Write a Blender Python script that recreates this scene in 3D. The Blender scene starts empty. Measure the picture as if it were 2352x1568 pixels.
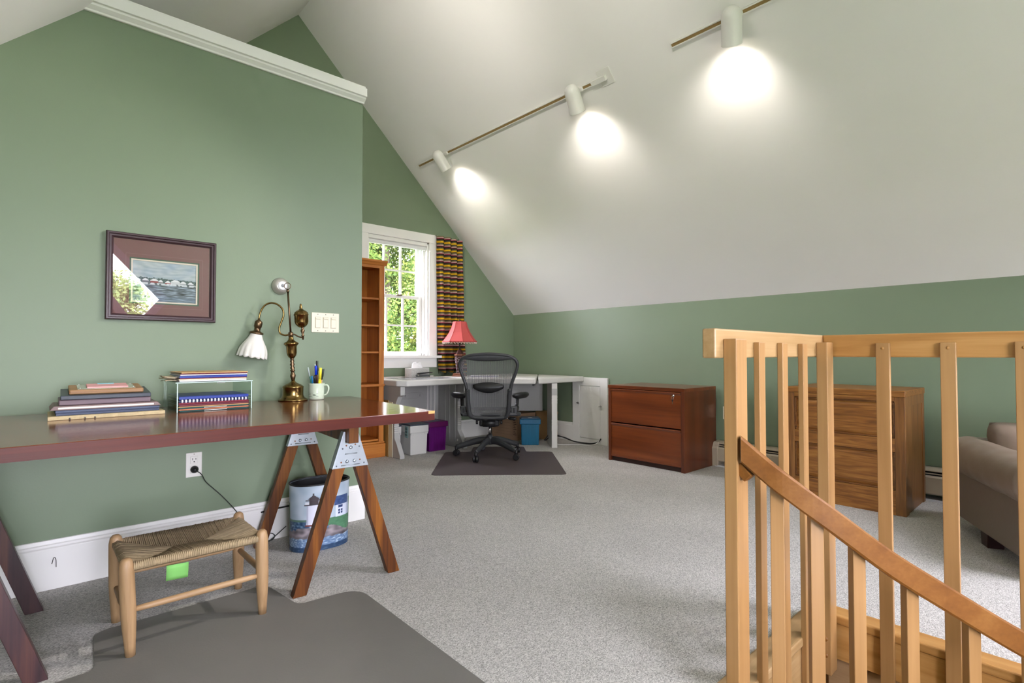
import bpy, bmesh, math, random
import numpy as np
from mathutils import Vector, Matrix, noise
from mathutils.geometry import tessellate_polygon

random.seed(7)
sc = bpy.context.scene
COL = sc.collection
R = math.radians

# ------------------------------------------------------------------ camera
cam_d = bpy.data.cameras.new('camera')
cam = bpy.data.objects.new('camera', cam_d); COL.objects.link(cam)
cam_d.sensor_width = 36.0
cam_d.lens = 36.0 * 1222.0 / 2352.0
cam_d.clip_start = 0.02
_A = math.atan2(1339, 1222); _T = math.atan(27 / 1222)
_f = Vector((math.cos(_A) * math.cos(_T), math.sin(_A) * math.cos(_T), math.sin(_T)))
_r = Vector((math.sin(_A), -math.cos(_A), 0)); _u = _r.cross(_f)
cam.matrix_world = Matrix(((_r.x, _u.x, -_f.x, 0), (_r.y, _u.y, -_f.y, 0), (_r.z, _u.z, -_f.z, 1.0), (0, 0, 0, 1)))
sc.camera = cam

# ------------------------------------------------------------------ view / world
sc.view_settings.view_transform = 'Standard'
sc.view_settings.look = 'None'
sc.view_settings.gamma = 1.0
sc.view_settings.use_curve_mapping = False
sc.view_settings.exposure = 1.80
SKY = 12.0
world = bpy.data.worlds.new('overcast_sky'); sc.world = world
world.use_nodes = True
_bg = world.node_tree.nodes['Background']
_bg.inputs[0].default_value = (0.87, 0.86, 1.0, 1); _bg.inputs[1].default_value = SKY
cy = sc.cycles
cy.use_denoising = True
cy.use_adaptive_sampling = True; cy.adaptive_threshold = 0.06; cy.adaptive_min_samples = 16
cy.max_bounces = 7; cy.diffuse_bounces = 4; cy.glossy_bounces = 4; cy.transmission_bounces = 8; cy.transparent_max_bounces = 16
cy.sample_clamp_indirect = 6.0
cy.caustics_reflective = False; cy.caustics_refractive = False

# ------------------------------------------------------------------ room numbers (metres)
YP = 3.015      # partition face
XP = 1.508      # partition right end
YG = 5.077      # far gable
XK = 4.66       # knee wall, right
XW = -0.878     # knee wall, left
YR = -2.3       # rear gable
RX_, RZ_ = 1.87, 4.23
SR = (RZ_ - 1.493) / (XK - RX_)
SL = 0.997
ZKL = RZ_ - SL * (RX_ - XW)
def roof(x): return RZ_ - (SR * (x - RX_) if x > RX_ else SL * (RX_ - x))

# added unseen skylight for fill light: y range and x range on a slope (off frame, behind the camera)
ADDED_SKY_R = dict(y=(-1.9, -0.8), x=(2.9, 4.0))
ADDED_REAR_WINS = [(-0.62, 0.66, 0.15, 1.68), (2.75, 3.6, 0.6, 1.5)]   # x0,x1,z0,z1 of unseen windows added to bring in light
KITE = [(1.025, 1.298), (1.336, 1.711), (0.695, 2.422), (0.695, 1.777)]

def portal(name, loc, n, sx, sy, xdir):
    l = bpy.data.lights.new(name, 'AREA'); l.shape = 'RECTANGLE'; l.size = sx; l.size_y = sy
    l.cycles.is_portal = True
    o = bpy.data.objects.new(name, l); COL.objects.link(o)
    z = -Vector(n).normalized(); x = Vector(xdir).normalized(); y = z.cross(x)
    o.matrix_world = Matrix(((x.x, y.x, z.x, loc[0]), (x.y, y.y, z.y, loc[1]), (x.z, y.z, z.z, loc[2]), (0, 0, 0, 1)))
    return o
def slope_mid(d):
    x = sum(d['x']) / 2; return (x, sum(d['y']) / 2, roof(x))
portal('portal_added_skylight', slope_mid(ADDED_SKY_R), (-SR, 0, -1), 1.1, 1.1 * math.hypot(1, SR), (0, 1, 0))  # sampling portal for the added skylight
for a, b, c, d in ADDED_REAR_WINS:
    portal('portal_window', ((a + b) / 2, YR - .05, (c + d) / 2), (0, 1, 0), b - a, d - c, (1, 0, 0))  # portals of the added rear windows
portal('portal_window', (2.97, YG + .12, 1.6), (0, -1, 0), .75, 1.28, (1, 0, 0))

# ------------------------------------------------------------------ helpers
def lin(c):
    if isinstance(c, str):
        c = c.lstrip('#'); c = [int(c[i:i + 2], 16) / 255 for i in (0, 2, 4)]
    elif max(c) > 1.0: c = [v / 255 for v in c]
    return tuple(v / 12.92 if v <= .04045 else ((v + .055) / 1.055) ** 2.4 for v in c[:3]) + (1,)

_M = {}
def mat(name, col=(200, 200, 200), rough=.5, metal=0., spec=.5, bump=0., bscale=60., var=0., vscale=6., coat=0., emit=None, alpha=None, trans=0., ior=1.45, sss=0., stretch=None):
    if name in _M: return _M[name]
    m = bpy.data.materials.new(name); m.use_nodes = True; _M[name] = m
    nt = m.node_tree; b = nt.nodes['Principled BSDF']; L = nt.links
    c = lin(col)
    b.inputs['Base Color'].default_value = c
    b.inputs['Roughness'].default_value = rough; b.inputs['Metallic'].default_value = metal
    b.inputs['Specular IOR Level'].default_value = spec; b.inputs['IOR'].default_value = ior
    b.inputs['Coat Weight'].default_value = coat; b.inputs['Coat Roughness'].default_value = .08
    b.inputs['Transmission Weight'].default_value = trans
    if emit: b.inputs['Emission Color'].default_value = lin(emit[0]); b.inputs['Emission Strength'].default_value = emit[1]
    if alpha is not None: b.inputs['Alpha'].default_value = alpha
    if sss: b.inputs['Subsurface Weight'].default_value = sss; b.inputs['Subsurface Radius'].default_value = (.02, .02, .02)
    tc = nt.nodes.new('ShaderNodeTexCoord')
    src = tc.outputs['Object']
    if stretch:
        mp = nt.nodes.new('ShaderNodeMapping'); mp.inputs['Scale'].default_value = stretch
        L.new(src, mp.inputs['Vector']); src = mp.outputs['Vector']
    if var:
        n = nt.nodes.new('ShaderNodeTexNoise'); n.inputs['Scale'].default_value = vscale; n.inputs['Detail'].default_value = 4
        L.new(src, n.inputs['Vector'])
        mx = nt.nodes.new('ShaderNodeMix'); mx.data_type = 'RGBA'
        mx.inputs[6].default_value = tuple(max(0, v * (1 - var)) for v in c[:3]) + (1,)
        mx.inputs[7].default_value = tuple(min(1, v * (1 + var)) for v in c[:3]) + (1,)
        L.new(n.outputs['Fac'], mx.inputs[0]); L.new(mx.outputs[2], b.inputs['Base Color'])
    if bump:
        n = nt.nodes.new('ShaderNodeTexNoise'); n.inputs['Scale'].default_value = bscale; n.inputs['Detail'].default_value = 3
        L.new(src, n.inputs['Vector'])
        bp = nt.nodes.new('ShaderNodeBump'); bp.inputs['Strength'].default_value = bump; bp.inputs['Distance'].default_value = .004
        L.new(n.outputs['Fac'], bp.inputs['Height']); L.new(bp.outputs['Normal'], b.inputs['Normal'])
    return m

def wood(name, dark, mid, light, axis='x', scale=1., rough=.35, coat=0., contrast=1., ring=True, spec=.5):
    """long-grain wood, grain running along the given local axis"""
    if name in _M: return _M[name]
    m = bpy.data.materials.new(name); m.use_nodes = True; _M[name] = m
    nt = m.node_tree; b = nt.nodes['Principled BSDF']; L = nt.links; N = nt.nodes
    b.inputs['Roughness'].default_value = rough; b.inputs['Coat Weight'].default_value = coat; b.inputs['Coat Roughness'].default_value = .12
    b.inputs['Specular IOR Level'].default_value = spec
    tc = N.new('ShaderNodeTexCoord'); oi = N.new('ShaderNodeObjectInfo')
    ml = N.new('ShaderNodeMath'); ml.operation = 'MULTIPLY'; ml.inputs[1].default_value = 37.0
    L.new(oi.outputs['Random'], ml.inputs[0])
    ad = N.new('ShaderNodeVectorMath'); ad.operation = 'ADD'
    cb = N.new('ShaderNodeCombineXYZ')
    for i in range(3): L.new(ml.outputs[0], cb.inputs[i])
    L.new(tc.outputs['Object'], ad.inputs[0]); L.new(cb.outputs[0], ad.inputs[1])
    mp = N.new('ShaderNodeMapping')
    s = [14 * scale] * 3; s['xyz'.index(axis)] = 1.1 * scale
    mp.inputs['Scale'].default_value = s
    L.new(ad.outputs[0], mp.inputs['Vector'])
    n1 = N.new('ShaderNodeTexNoise'); n1.inputs['Scale'].default_value = 1.3; n1.inputs['Detail'].default_value = 6; n1.inputs['Distortion'].default_value = 1.2 if ring else .3
    L.new(mp.outputs[0], n1.inputs['Vector'])
    mp2 = N.new('ShaderNodeMapping'); s2 = [130 * scale] * 3; s2['xyz'.index(axis)] = 3 * scale
    mp2.inputs['Scale'].default_value = s2; L.new(ad.outputs[0], mp2.inputs['Vector'])
    n2 = N.new('ShaderNodeTexNoise'); n2.inputs['Scale'].default_value = 1.; n2.inputs['Detail'].default_value = 3
    L.new(mp2.outputs[0], n2.inputs['Vector'])
    ma = N.new('ShaderNodeMath'); ma.operation = 'MULTIPLY_ADD'; ma.inputs[1].default_value = .35; 
    L.new(n2.outputs['Fac'], ma.inputs[0]); L.new(n1.outputs['Fac'], ma.inputs[2])
    sb = N.new('ShaderNodeMath'); sb.operation = 'SUBTRACT'; sb.inputs[1].default_value = .175; L.new(ma.outputs[0], sb.inputs[0])
    rp = N.new('ShaderNodeValToRGB'); e = rp.color_ramp.elements
    w = .22 / contrast
    e[0].position = max(0, .5 - w); e[0].color = lin(dark); e[1].position = min(1, .5 + w); e[1].color = lin(light)
    k = e.new(.5); k.color = lin(mid)
    L.new(sb.outputs[0], rp.inputs[0]); L.new(rp.outputs[0], b.inputs['Base Color'])
    bp = N.new('ShaderNodeBump'); bp.inputs['Strength'].default_value = .12; bp.inputs['Distance'].default_value = .002
    L.new(n2.outputs['Fac'], bp.inputs['Height']); L.new(bp.outputs['Normal'], b.inputs['Normal'])
    return m

def vcol_mat(name, rough=.5, coat=0.):
    if name in _M: return _M[name]
    m = bpy.data.materials.new(name); m.use_nodes = True; _M[name] = m
    nt = m.node_tree; b = nt.nodes['Principled BSDF']
    a = nt.nodes.new('ShaderNodeVertexColor'); a.layer_name = 'print'
    nt.links.new(a.outputs['Color'], b.inputs['Base Color'])
    b.inputs['Roughness'].default_value = rough; b.inputs['Coat Weight'].default_value = coat
    return m

def two_sided_fresnel(nt, ior):
    N = nt.nodes; L = nt.links
    fr = N.new('ShaderNodeFresnel'); ge = N.new('ShaderNodeNewGeometry')
    a = N.new('ShaderNodeMath'); a.operation = 'MULTIPLY_ADD'; a.inputs[1].default_value = -2.0; a.inputs[2].default_value = 1.0
    p = N.new('ShaderNodeMath'); p.operation = 'POWER'; p.inputs[0].default_value = ior
    L.new(ge.outputs['Backfacing'], a.inputs[0]); L.new(a.outputs[0], p.inputs[1]); L.new(p.outputs[0], fr.inputs['IOR'])
    return fr

def glass_mat(name, tint=(255, 255, 255), ior=1.5, rough=0., refl_only=True):
    """thin clear pane: transparent with a fresnel gloss"""
    if name in _M: return _M[name]
    m = bpy.data.materials.new(name); m.use_nodes = True; _M[name] = m
    nt = m.node_tree; N = nt.nodes; L = nt.links
    N.remove(N['Principled BSDF'])
    tr = N.new('ShaderNodeBsdfTransparent'); tr.inputs[0].default_value = lin(tint)
    gl = N.new('ShaderNodeBsdfGlossy'); gl.inputs['Roughness'].default_value = rough
    fr = two_sided_fresnel(nt, ior)
    mx = N.new('ShaderNodeMixShader')
    L.new(fr.outputs[0], mx.inputs[0]); L.new(tr.outputs[0], mx.inputs[1]); L.new(gl.outputs[0], mx.inputs[2])
    L.new(mx.outputs[0], N['Material Output'].inputs['Surface'])
    return m

def mw(o):
    m = Matrix.Identity(4)
    while o is not None: m = o.matrix_basis @ m; o = o.parent
    return m

class MB:
    def __init__(s): s.v = []; s.f = []; s.sm = []; s.c = []
    def add(s, vs, fs, smooth=False, M=None):
        k = len(s.v)
        s.v += [tuple(M @ Vector(p)) if M is not None else tuple(p) for p in vs]
        s.f += [tuple(i + k for i in f) for f in fs]; s.sm += [smooth] * len(fs)
        return s
    def box(s, x0, x1, y0, y1, z0, z1, M=None):
        return s.add([(x0, y0, z0), (x1, y0, z0), (x1, y1, z0), (x0, y1, z0), (x0, y0, z1), (x1, y0, z1), (x1, y1, z1), (x0, y1, z1)],
                     [(0, 3, 2, 1), (4, 5, 6, 7), (0, 1, 5, 4), (1, 2, 6, 5), (2, 3, 7, 6), (3, 0, 4, 7)], False, M)
    def bar(s, a, b, w, t, upv=(0, 0, 1)):
        """rectangular bar from a to b; w across, t along the up vector"""
        a, b = Vector(a), Vector(b); d = (b - a).normalized(); u = Vector(upv); x = d.cross(u).normalized(); u = x.cross(d)
        vs = []
        for p in (a, b):
            for i, j in ((-1, -1), (1, -1), (1, 1), (-1, 1)): vs.append(p + x * (w / 2 * i) + u * (t / 2 * j))
        return s.add(vs, [(3, 2, 1, 0), (4, 5, 6, 7), (0, 1, 5, 4), (1, 2, 6, 5), (2, 3, 7, 6), (3, 0, 4, 7)])
    def prism(s, poly, h0, h1, ax='z', M=None, smooth=False):
        """extrude a 2-D polygon; ax = extrusion axis"""
        def P(a, b, h): return {'z': (a, b, h), 'y': (a, h, b), 'x': (h, a, b)}[ax]
        n = len(poly)
        ar = sum(poly[i][0] * poly[(i + 1) % n][1] - poly[(i + 1) % n][0] * poly[i][1] for i in range(n))
        if (ar < 0) != (ax == 'y'): poly = poly[::-1]
        vs = [P(a, b, h0) for a, b in poly] + [P(a, b, h1) for a, b in poly]
        fs = [tuple(range(n - 1, -1, -1)), tuple(range(n, 2 * n))]
        s.add(vs, fs, False, M)
        k = len(s.v) - 2 * n
        q = [(k + i, k + (i + 1) % n, k + n + (i + 1) % n, k + n + i) for i in range(n)]
        s.f += q; s.sm += [smooth] * n
        return s
    def tube(s, pts, r, n=10, caps=True, ell=None):
        pts = [Vector(p) for p in pts]; m = len(pts)
        rs = r if isinstance(r, (list, tuple)) else [r] * m
        up = Vector((0, 0, 1)); prev = None; vs = []
        for i, p in enumerate(pts):
            d = (pts[min(i + 1, m - 1)] - pts[max(i - 1, 0)])
            d = d.normalized() if d.length > 1e-9 else Vector((0, 0, 1))
            if prev is None:
                x = d.cross(up); x = x.normalized() if x.length > 1e-4 else Vector((1, 0, 0))
            else:
                x = prev - d * prev.dot(d); x = x.normalized() if x.length > 1e-6 else prev
            prev = x; y = d.cross(x)
            ex, ey = ell if ell else (1, 1)
            for k in range(n):
                a = 2 * math.pi * k / n
                vs.append(p + (x * math.cos(a) * ex + y * math.sin(a) * ey) * rs[i])
        fs = [(i * n + k, i * n + (k + 1) % n, (i + 1) * n + (k + 1) % n, (i + 1) * n + k) for i in range(m - 1) for k in range(n)]
        s.add(vs, fs, True)
        k0 = len(s.v) - n * m
        if caps:
            s.f += [tuple(k0 + k for k in range(n - 1, -1, -1)), tuple(k0 + (m - 1) * n + k for k in range(n))]; s.sm += [False, False]
        return s
    def lathe(s, prof, n=24, o=(0, 0, 0), M=None, sx=1., sy=1., smooth=True, mod=None):
        vs = []
        for j, (r, z) in enumerate(prof):
            for k in range(n):
                a = 2 * math.pi * k / n; rr, zz = (r, z) if mod is None else mod(r, z, a, j)
                vs.append((o[0] + rr * math.cos(a) * sx, o[1] + rr * math.sin(a) * sy, o[2] + zz))
        m = len(prof)
        fs = [(i * n + k, i * n + (k + 1) % n, (i + 1) * n + (k + 1) % n, (i + 1) * n + k) for i in range(m - 1) for k in range(n)]
        s.add(vs, fs, smooth, M); k0 = len(s.v) - n * m
        if prof[0][0] > 1e-6: s.f.append(tuple(k0 + k for k in range(n - 1, -1, -1))); s.sm.append(False)
        if prof[-1][0] > 1e-6: s.f.append(tuple(k0 + (m - 1) * n + k for k in range(n))); s.sm.append(False)
        return s
    def sweep(s, path, prof, closed_prof=True, upv=(0, 0, 1)):
        """profile (a = side, b = up) swept along a path"""
        path = [Vector(p) for p in path]; m = len(path); n = len(prof); vs = []
        for i, p in enumerate(path):
            d = (path[min(i + 1, m - 1)] - path[max(i - 1, 0)]).normalized()
            x = d.cross(Vector(upv)).normalized(); u = x.cross(d)
            for a, b in prof: vs.append(p + x * a + u * b)
        fs = [(i * n + k, i * n + (k + 1) % n, (i + 1) * n + (k + 1) % n, (i + 1) * n + k) for i in range(m - 1) for k in range(n)]
        s.add(vs, fs + [tuple(range(n - 1, -1, -1)), tuple((m - 1) * n + k for k in range(n))])
        return s
    def grid(s, fn, nu, nv, smooth=True, close_u=False):
        vs = [fn(i / (nu if close_u else nu - 1), j / (nv - 1)) for j in range(nv) for i in range(nu)]
        cu = nu if close_u else nu - 1
        fs = [(j * nu + i, j * nu + (i + 1) % nu, (j + 1) * nu + (i + 1) % nu, (j + 1) * nu + i) for j in range(nv - 1) for i in range(cu)]
        return s.add(vs, fs, smooth)
    def build(s, name, m, parent=None, bevel=0., seg=2, origin=None, world=False, solid=0., subsurf=0, M=None, colors=None):
        vs = s.v
        if world and parent is not None:
            inv = mw(parent).inverted(); vs = [inv @ Vector(p) for p in vs]
        elif origin is not None:
            o = Vector(origin); vs = [Vector(p) - o for p in vs]
        me = bpy.data.meshes.new(name); me.from_pydata([tuple(p) for p in vs], [], s.f)
        me.polygons.foreach_set('use_smooth', s.sm)
        me.materials.append(m if not isinstance(m, str) else _M[m])
        if colors is not None:
            at = me.color_attributes.new('print', 'FLOAT_COLOR', 'POINT')
            at.data.foreach_set('color', [x for c in colors for x in c])
        bm = bmesh.new(); bm.from_mesh(me); bmesh.ops.recalc_face_normals(bm, faces=bm.faces); bm.to_mesh(me); bm.free()
        me.update()
        ob = bpy.data.objects.new(name, me); COL.objects.link(ob)
        if parent is not None: ob.parent = parent
        elif M is not None: ob.matrix_basis = M
        elif origin is not None: ob.location = origin
        if solid:
            md = ob.modifiers.new('solid', 'SOLIDIFY'); md.thickness = solid; md.offset = 0
        if bevel:
            md = ob.modifiers.new('bevel', 'BEVEL'); md.width = bevel; md.segments = seg; md.limit_method = 'ANGLE'; md.angle_limit = R(35)
            md.harden_normals = False
        if subsurf:
            md = ob.modifiers.new('sub', 'SUBSURF'); md.levels = subsurf; md.render_levels = subsurf
        return ob

def tag(o, label, cat, group=None):
    o['label'] = label; o['category'] = cat
    if group: o['group'] = group
    return o
def struct(o, label=None):
    o['kind'] = 'structure'
    if label: o['label'] = label
    return o
def thing(name, label, cat, loc=(0, 0, 0), rotz=0., group=None, M=None):
    o = bpy.data.objects.new(name, None); COL.objects.link(o); o.empty_display_size = .1
    if M is not None: o.matrix_basis = M
    else: o.location = loc; o.rotation_euler = (0, 0, rotz)
    bpy.context.view_layer.update() if False else None
    o.matrix_basis = M if M is not None else (Matrix.Translation(loc) @ Matrix.Rotation(rotz, 4, 'Z'))
    return tag(o, label, cat, group)
def part(o, label):
    o['label'] = label; return o

def arc(cx, cz, r, a0, a1, n):
    return [(cx + r * math.cos(R(a0 + (a1 - a0) * i / n)), cz + r * math.sin(R(a0 + (a1 - a0) * i / n))) for i in range(n + 1)]
def catmull(pts, k=6):
    pts = [Vector(p) for p in pts]; out = []
    P = [pts[0] * 2 - pts[1]] + pts + [pts[-1] * 2 - pts[-2]]
    for i in range(1, len(P) - 2):
        a, b, c, d = P[i - 1:i + 3]
        for j in range(k):
            t = j / k
            out.append(.5 * ((2 * b) + (c - a) * t + (2 * a - 5 * b + 4 * c - d) * t * t + (3 * b - a - 3 * c + d) * t ** 3))
    out.append(pts[-1]); return out

def holed(name, m, outer, holes, f0, f1, parent=None):
    """slab with holes: 2-D loops mapped to 3-D by f0 (front) and f1 (back)"""
    loops = [outer] + holes
    flat = [p for lp in loops for p in lp]
    tris = tessellate_polygon([[Vector((a, b, 0)) for a, b in lp] for lp in loops])
    n = len(flat); mb = MB()
    mb.v = [f0(a, b) for a, b in flat] + [f1(a, b) for a, b in flat]
    mb.f = [tuple(t) for t in tris] + [tuple(i + n for i in t[::-1]) for t in tris]
    k = 0
    for lp in loops:
        q = len(lp)
        mb.f += [(k + i, k + (i + 1) % q, n + k + (i + 1) % q, n + k + i) for i in range(q)]; k += q
    mb.sm = [False] * len(mb.f)
    return mb.build(name, m, parent)

# ------------------------------------------------------------------ materials
GREEN = mat('green_wall_paint', (122, 137, 113), rough=.42, spec=.35, bump=.05, bscale=140, var=.03, vscale=3)
WHITE = mat('white_ceiling_paint', (236, 234, 230), rough=.75, spec=.2, bump=.03, bscale=90)
TRIM = mat('white_trim_paint', (232, 231, 227), rough=.35, spec=.4)
OAK = wood('honey_oak', '#6e421a', '#8a5824', '#a06c32', 'y', 2.2, .42, contrast=1.3)
OAKV = wood('honey_oak_upright', '#684020', '#7d5126', '#8e6030', 'z', 2.2, .42, contrast=1.2)
CHERRY = wood('cherry_veneer', '#57260c', '#6f3413', '#84431b', 'y', .5, .28, coat=.25, contrast=.9, ring=False)
CHERRYV = wood('cherry_side', '#4d210c', '#602c12', '#713719', 'z', .5, .3, coat=.2, contrast=.9, ring=False)
MAHOG = wood('mahogany_top', '#4f2412', '#6a331b', '#804527', 'x', .8, .13, coat=0., contrast=.8, ring=False, spec=.45)
MAHOGE = wood('mahogany_edge', '#35110b', '#461910', '#562317', 'x', .8, .4, spec=.25, contrast=.9, ring=False)
LEGW = wood('stained_leg', '#36190c', '#5e3410', '#86521a', 'z', .9, .45, contrast=.9, spec=.25)
BEECH = wood('clear_finished_maple', '#8f693d', '#a1794b', '#b08959', 'z', .7, .38, contrast=.7, ring=False)
BEECHY = wood('clear_finished_maple_rail', '#9c6d37', '#ac7d44', '#ba8d54', 'y', .9, .38, contrast=.9)
BEECHX = wood('clear_finished_maple_rail_x', '#9c7a4c', '#a9885c', '#b5966c', 'x', .9, .38, contrast=.9)
FIRR = wood('fir_handrail', '#6a4018', '#794c1e', '#875a29', 'x', 1.0, .5, contrast=.8, ring=False, spec=.25)
PINE = wood('golden_pine', '#9a5518', '#ad6825', '#bd7930', 'z', .8, .4, contrast=.9)
PINEX = wood('golden_pine_shelf', '#9a5518', '#ad6825', '#bd7930', 'x', .8, .4, contrast=.9)
STOOLW = wood('weathered_beech', '#8a6c4a', '#9f805c', '#ae8f6a', 'z', 1.2, .5, contrast=.9)
STOOLX = wood('weathered_beech_rung', '#8a6c4a', '#9f805c', '#ae8f6a', 'x', 1.2, .5, contrast=.9)
STOOLY = wood('weathered_beech_side_rung', '#7a5a37', '#94714a', '#a5835a', 'y', 1.2, .5, contrast=.9)
BRASS = mat('aged_brass', (134, 110, 66), rough=.24, metal=1., var=.25, vscale=30)
BRASSD = mat('dark_brass', (112, 92, 70), rough=.34, metal=1., var=.2, vscale=40)
STEEL = mat('zinc_plate', (176, 184, 190), rough=.38, metal=.85, var=.12, vscale=25)
CHROME = mat('chrome', (215, 215, 215), rough=.15, metal=1.)
BLACKP = mat('black_plastic', (26, 26, 27), rough=.38, bump=.05, bscale=200)
DGREYP = mat('graphite_plastic', (52, 53, 54), rough=.42)
CREAM = mat('cream_plastic', (226, 219, 196), rough=.35)
GREYPL = mat('light_grey_laminate', (205, 203, 197), rough=.4)
GREYPN = mat('grey_moulded_plastic', (168, 167, 163), rough=.45)
PAPER = mat('paper', (226, 222, 212), rough=.8)

def carpet_mat():
    m = bpy.data.materials.new('grey_berber_carpet'); m.use_nodes = True; nt = m.node_tree; N = nt.nodes; L = nt.links
    b = N['Principled BSDF']; b.inputs['Roughness'].default_value = .95; b.inputs['Specular IOR Level'].default_value = .05
    tc = N.new('ShaderNodeTexCoord'); mp = N.new('ShaderNodeMapping'); mp.inputs['Rotation'].default_value = (0, 0, R(12))
    mp.inputs['Scale'].default_value = (1, 1.7, 1); L.new(tc.outputs['Object'], mp.inputs[0])
    v = N.new('ShaderNodeTexVoronoi'); v.inputs['Scale'].default_value = 210; v.inputs['Randomness'].default_value = .75; L.new(mp.outputs[0], v.inputs['Vector'])
    n = N.new('ShaderNodeTexNoise'); n.inputs['Scale'].default_value = 190; n.inputs['Detail'].default_value = 4; L.new(mp.outputs[0], n.inputs['Vector'])
    n2 = N.new('ShaderNodeTexNoise'); n2.inputs['Scale'].default_value = 1.6; n2.inputs['Detail'].default_value = 3; L.new(tc.outputs['Object'], n2.inputs['Vector'])
    bw = N.new('ShaderNodeRGBToBW'); L.new(v.outputs['Color'], bw.inputs[0])
    mx = N.new('ShaderNodeMath'); mx.operation = 'MULTIPLY_ADD'; mx.inputs[1].default_value = .55; L.new(bw.outputs[0], mx.inputs[0])
    m2 = N.new('ShaderNodeMath'); m2.operation = 'MULTIPLY'; m2.inputs[1].default_value = .55; L.new(n.outputs['Fac'], m2.inputs[0]); L.new(m2.outputs[0], mx.inputs[2])
    rp = N.new('ShaderNodeValToRGB'); e = rp.color_ramp.elements
    e[0].position = .18; e[0].color = lin((122, 119, 114)); e[1].position = .88; e[1].color = lin((234, 231, 225))
    L.new(mx.outputs[0], rp.inputs[0])
    mm = N.new('ShaderNodeMix'); mm.data_type = 'RGBA'; mm.blend_type = 'MULTIPLY'; mm.inputs[0].default_value = .25
    L.new(rp.outputs[0], mm.inputs[6]); L.new(n2.outputs['Fac'], mm.inputs[7]); 
    L.new(mm.outputs[2], b.inputs['Base Color'])
    bp = N.new('ShaderNodeBump'); bp.inputs['Strength'].default_value = .6; bp.inputs['Distance'].default_value = .004
    L.new(mx.outputs[0], bp.inputs['Height']); L.new(bp.outputs[0], b.inputs['Normal'])
    return m
CARPET = carpet_mat()

# ================================================================== SETTING
HX0, HX1, HY0, HY1 = 1.25, 2.33, -1.6, .745          # stair opening
struct(holed('floor', CARPET, [(XW - .1, YR - .1), (XK + .1, YR - .1), (XK + .1, YG + .1), (XW - .1, YG + .1)],
      [[(HX0, HY0), (HX1, HY0), (HX1, HY1), (HX0, HY1)]], lambda a, b: (a, b, 0), lambda a, b: (a, b, -.03)))

gable = [(XW, 0), (XK, 0), (XK, 1.493), (RX_, RZ_), (XW, ZKL)]
WX0, WX1, WZ0, WZ1 = 2.60, 3.35, .972, 2.25
struct(holed('wall_far', GREEN, gable, [[(WX0, WZ0), (WX1, WZ0), (WX1, WZ1), (WX0, WZ1)]], lambda a, b: (a, YG, b), lambda a, b: (a, YG + .16, b)))
struct(holed('wall_rear', GREEN, gable, [[(a, c), (b, c), (b, d), (a, d)] for a, b, c, d in ADDED_REAR_WINS] + [KITE], lambda a, b: (a, YR, b), lambda a, b: (a, YR - .14, b)))
struct(MB().box(XK, XK + .1, YR - .14, YG + .16, -.03, 1.493).build('wall_right', GREEN))
struct(MB().box(XW - .1, XW, YR - .14, YG + .16, -.03, ZKL).build('wall_left_knee', GREEN))
def slope_fn(off):
    return lambda y, x: (x + (off * .7 if x > RX_ else -off * .7) * (0 if abs(x - RX_) < 1e-6 else 1), y, roof(x) + off * (1.4 if abs(x - RX_) < 1e-6 else .72))
for nm, xe, d in (('ceiling', XK, ADDED_SKY_R), ('ceiling', XW, None)):
    y0, y1, x0, x1 = (*d['y'], *d['x']) if d else (0, 0, 0, 0)
    struct(holed(nm, WHITE, [(YR - .14, RX_), (YG + .16, RX_), (YG + .16, xe), (YR - .14, xe)],
                 [[(y0, x0), (y1, x0), (y1, x1), (y0, x1)]] if d else [], slope_fn(0), slope_fn(.16)))
# partition: a boxed-out volume with a flat top below the roof
zt = 2.60
xl = RX_ - (RZ_ - zt) / SL
pl = MB().prism([(XW, 0), (XP, 0), (XP, zt), (xl, zt), (XW, ZKL)], YP, YG, 'y')
struct(pl.build('wall_left', GREEN))

# crown-like cap trim on the partition
t1 = struct(MB().prism([(YP, 2.530), (YP - .012, 2.530), (YP - .016, 2.538), (YP - .034, 2.552), (YP - .038, 2.560), (YP - .05, 2.562), (YP - .05, 2.612), (YP, 2.612)], xl - .10, XP + .004, 'x').build('trim_1', TRIM, bevel=.002))
MB().box(xl - .01, XP - .004, YP - .046, YP + .04, 2.612, 2.622).build('cap_strip', TRIM, t1, bevel=.002)
# baseboards
BBP = [(0, 0), (-.02, 0), (-.02, .172), (-.013, .178), (-.013, .186), (-.008, .190), (-.006, .205), (0, .207)]
bb = struct(MB().prism([(YP + a, b) for a, b in BBP], XW, XP + .02, 'x').build('baseboard_left', TRIM, bevel=.0015))
MB().box(XP, XP + .0195, YP + .001, YG, 0, .172).build('end_return', TRIM, bb, bevel=.002)
struct(MB().prism([(XK + a, b) for a, b in BBP], 2.34, 3.55, 'y').build('baseboard_right', TRIM, bevel=.0015))
struct(MB().prism([(XK + a, b) for a, b in BBP], 4.05, YG, 'y').build('baseboard_right', TRIM, bevel=.0015))
struct(MB().prism([(YG + a, b) for a, b in BBP], XP + .02, XK, 'x').build('baseboard_far', TRIM, bevel=.0015))

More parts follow.
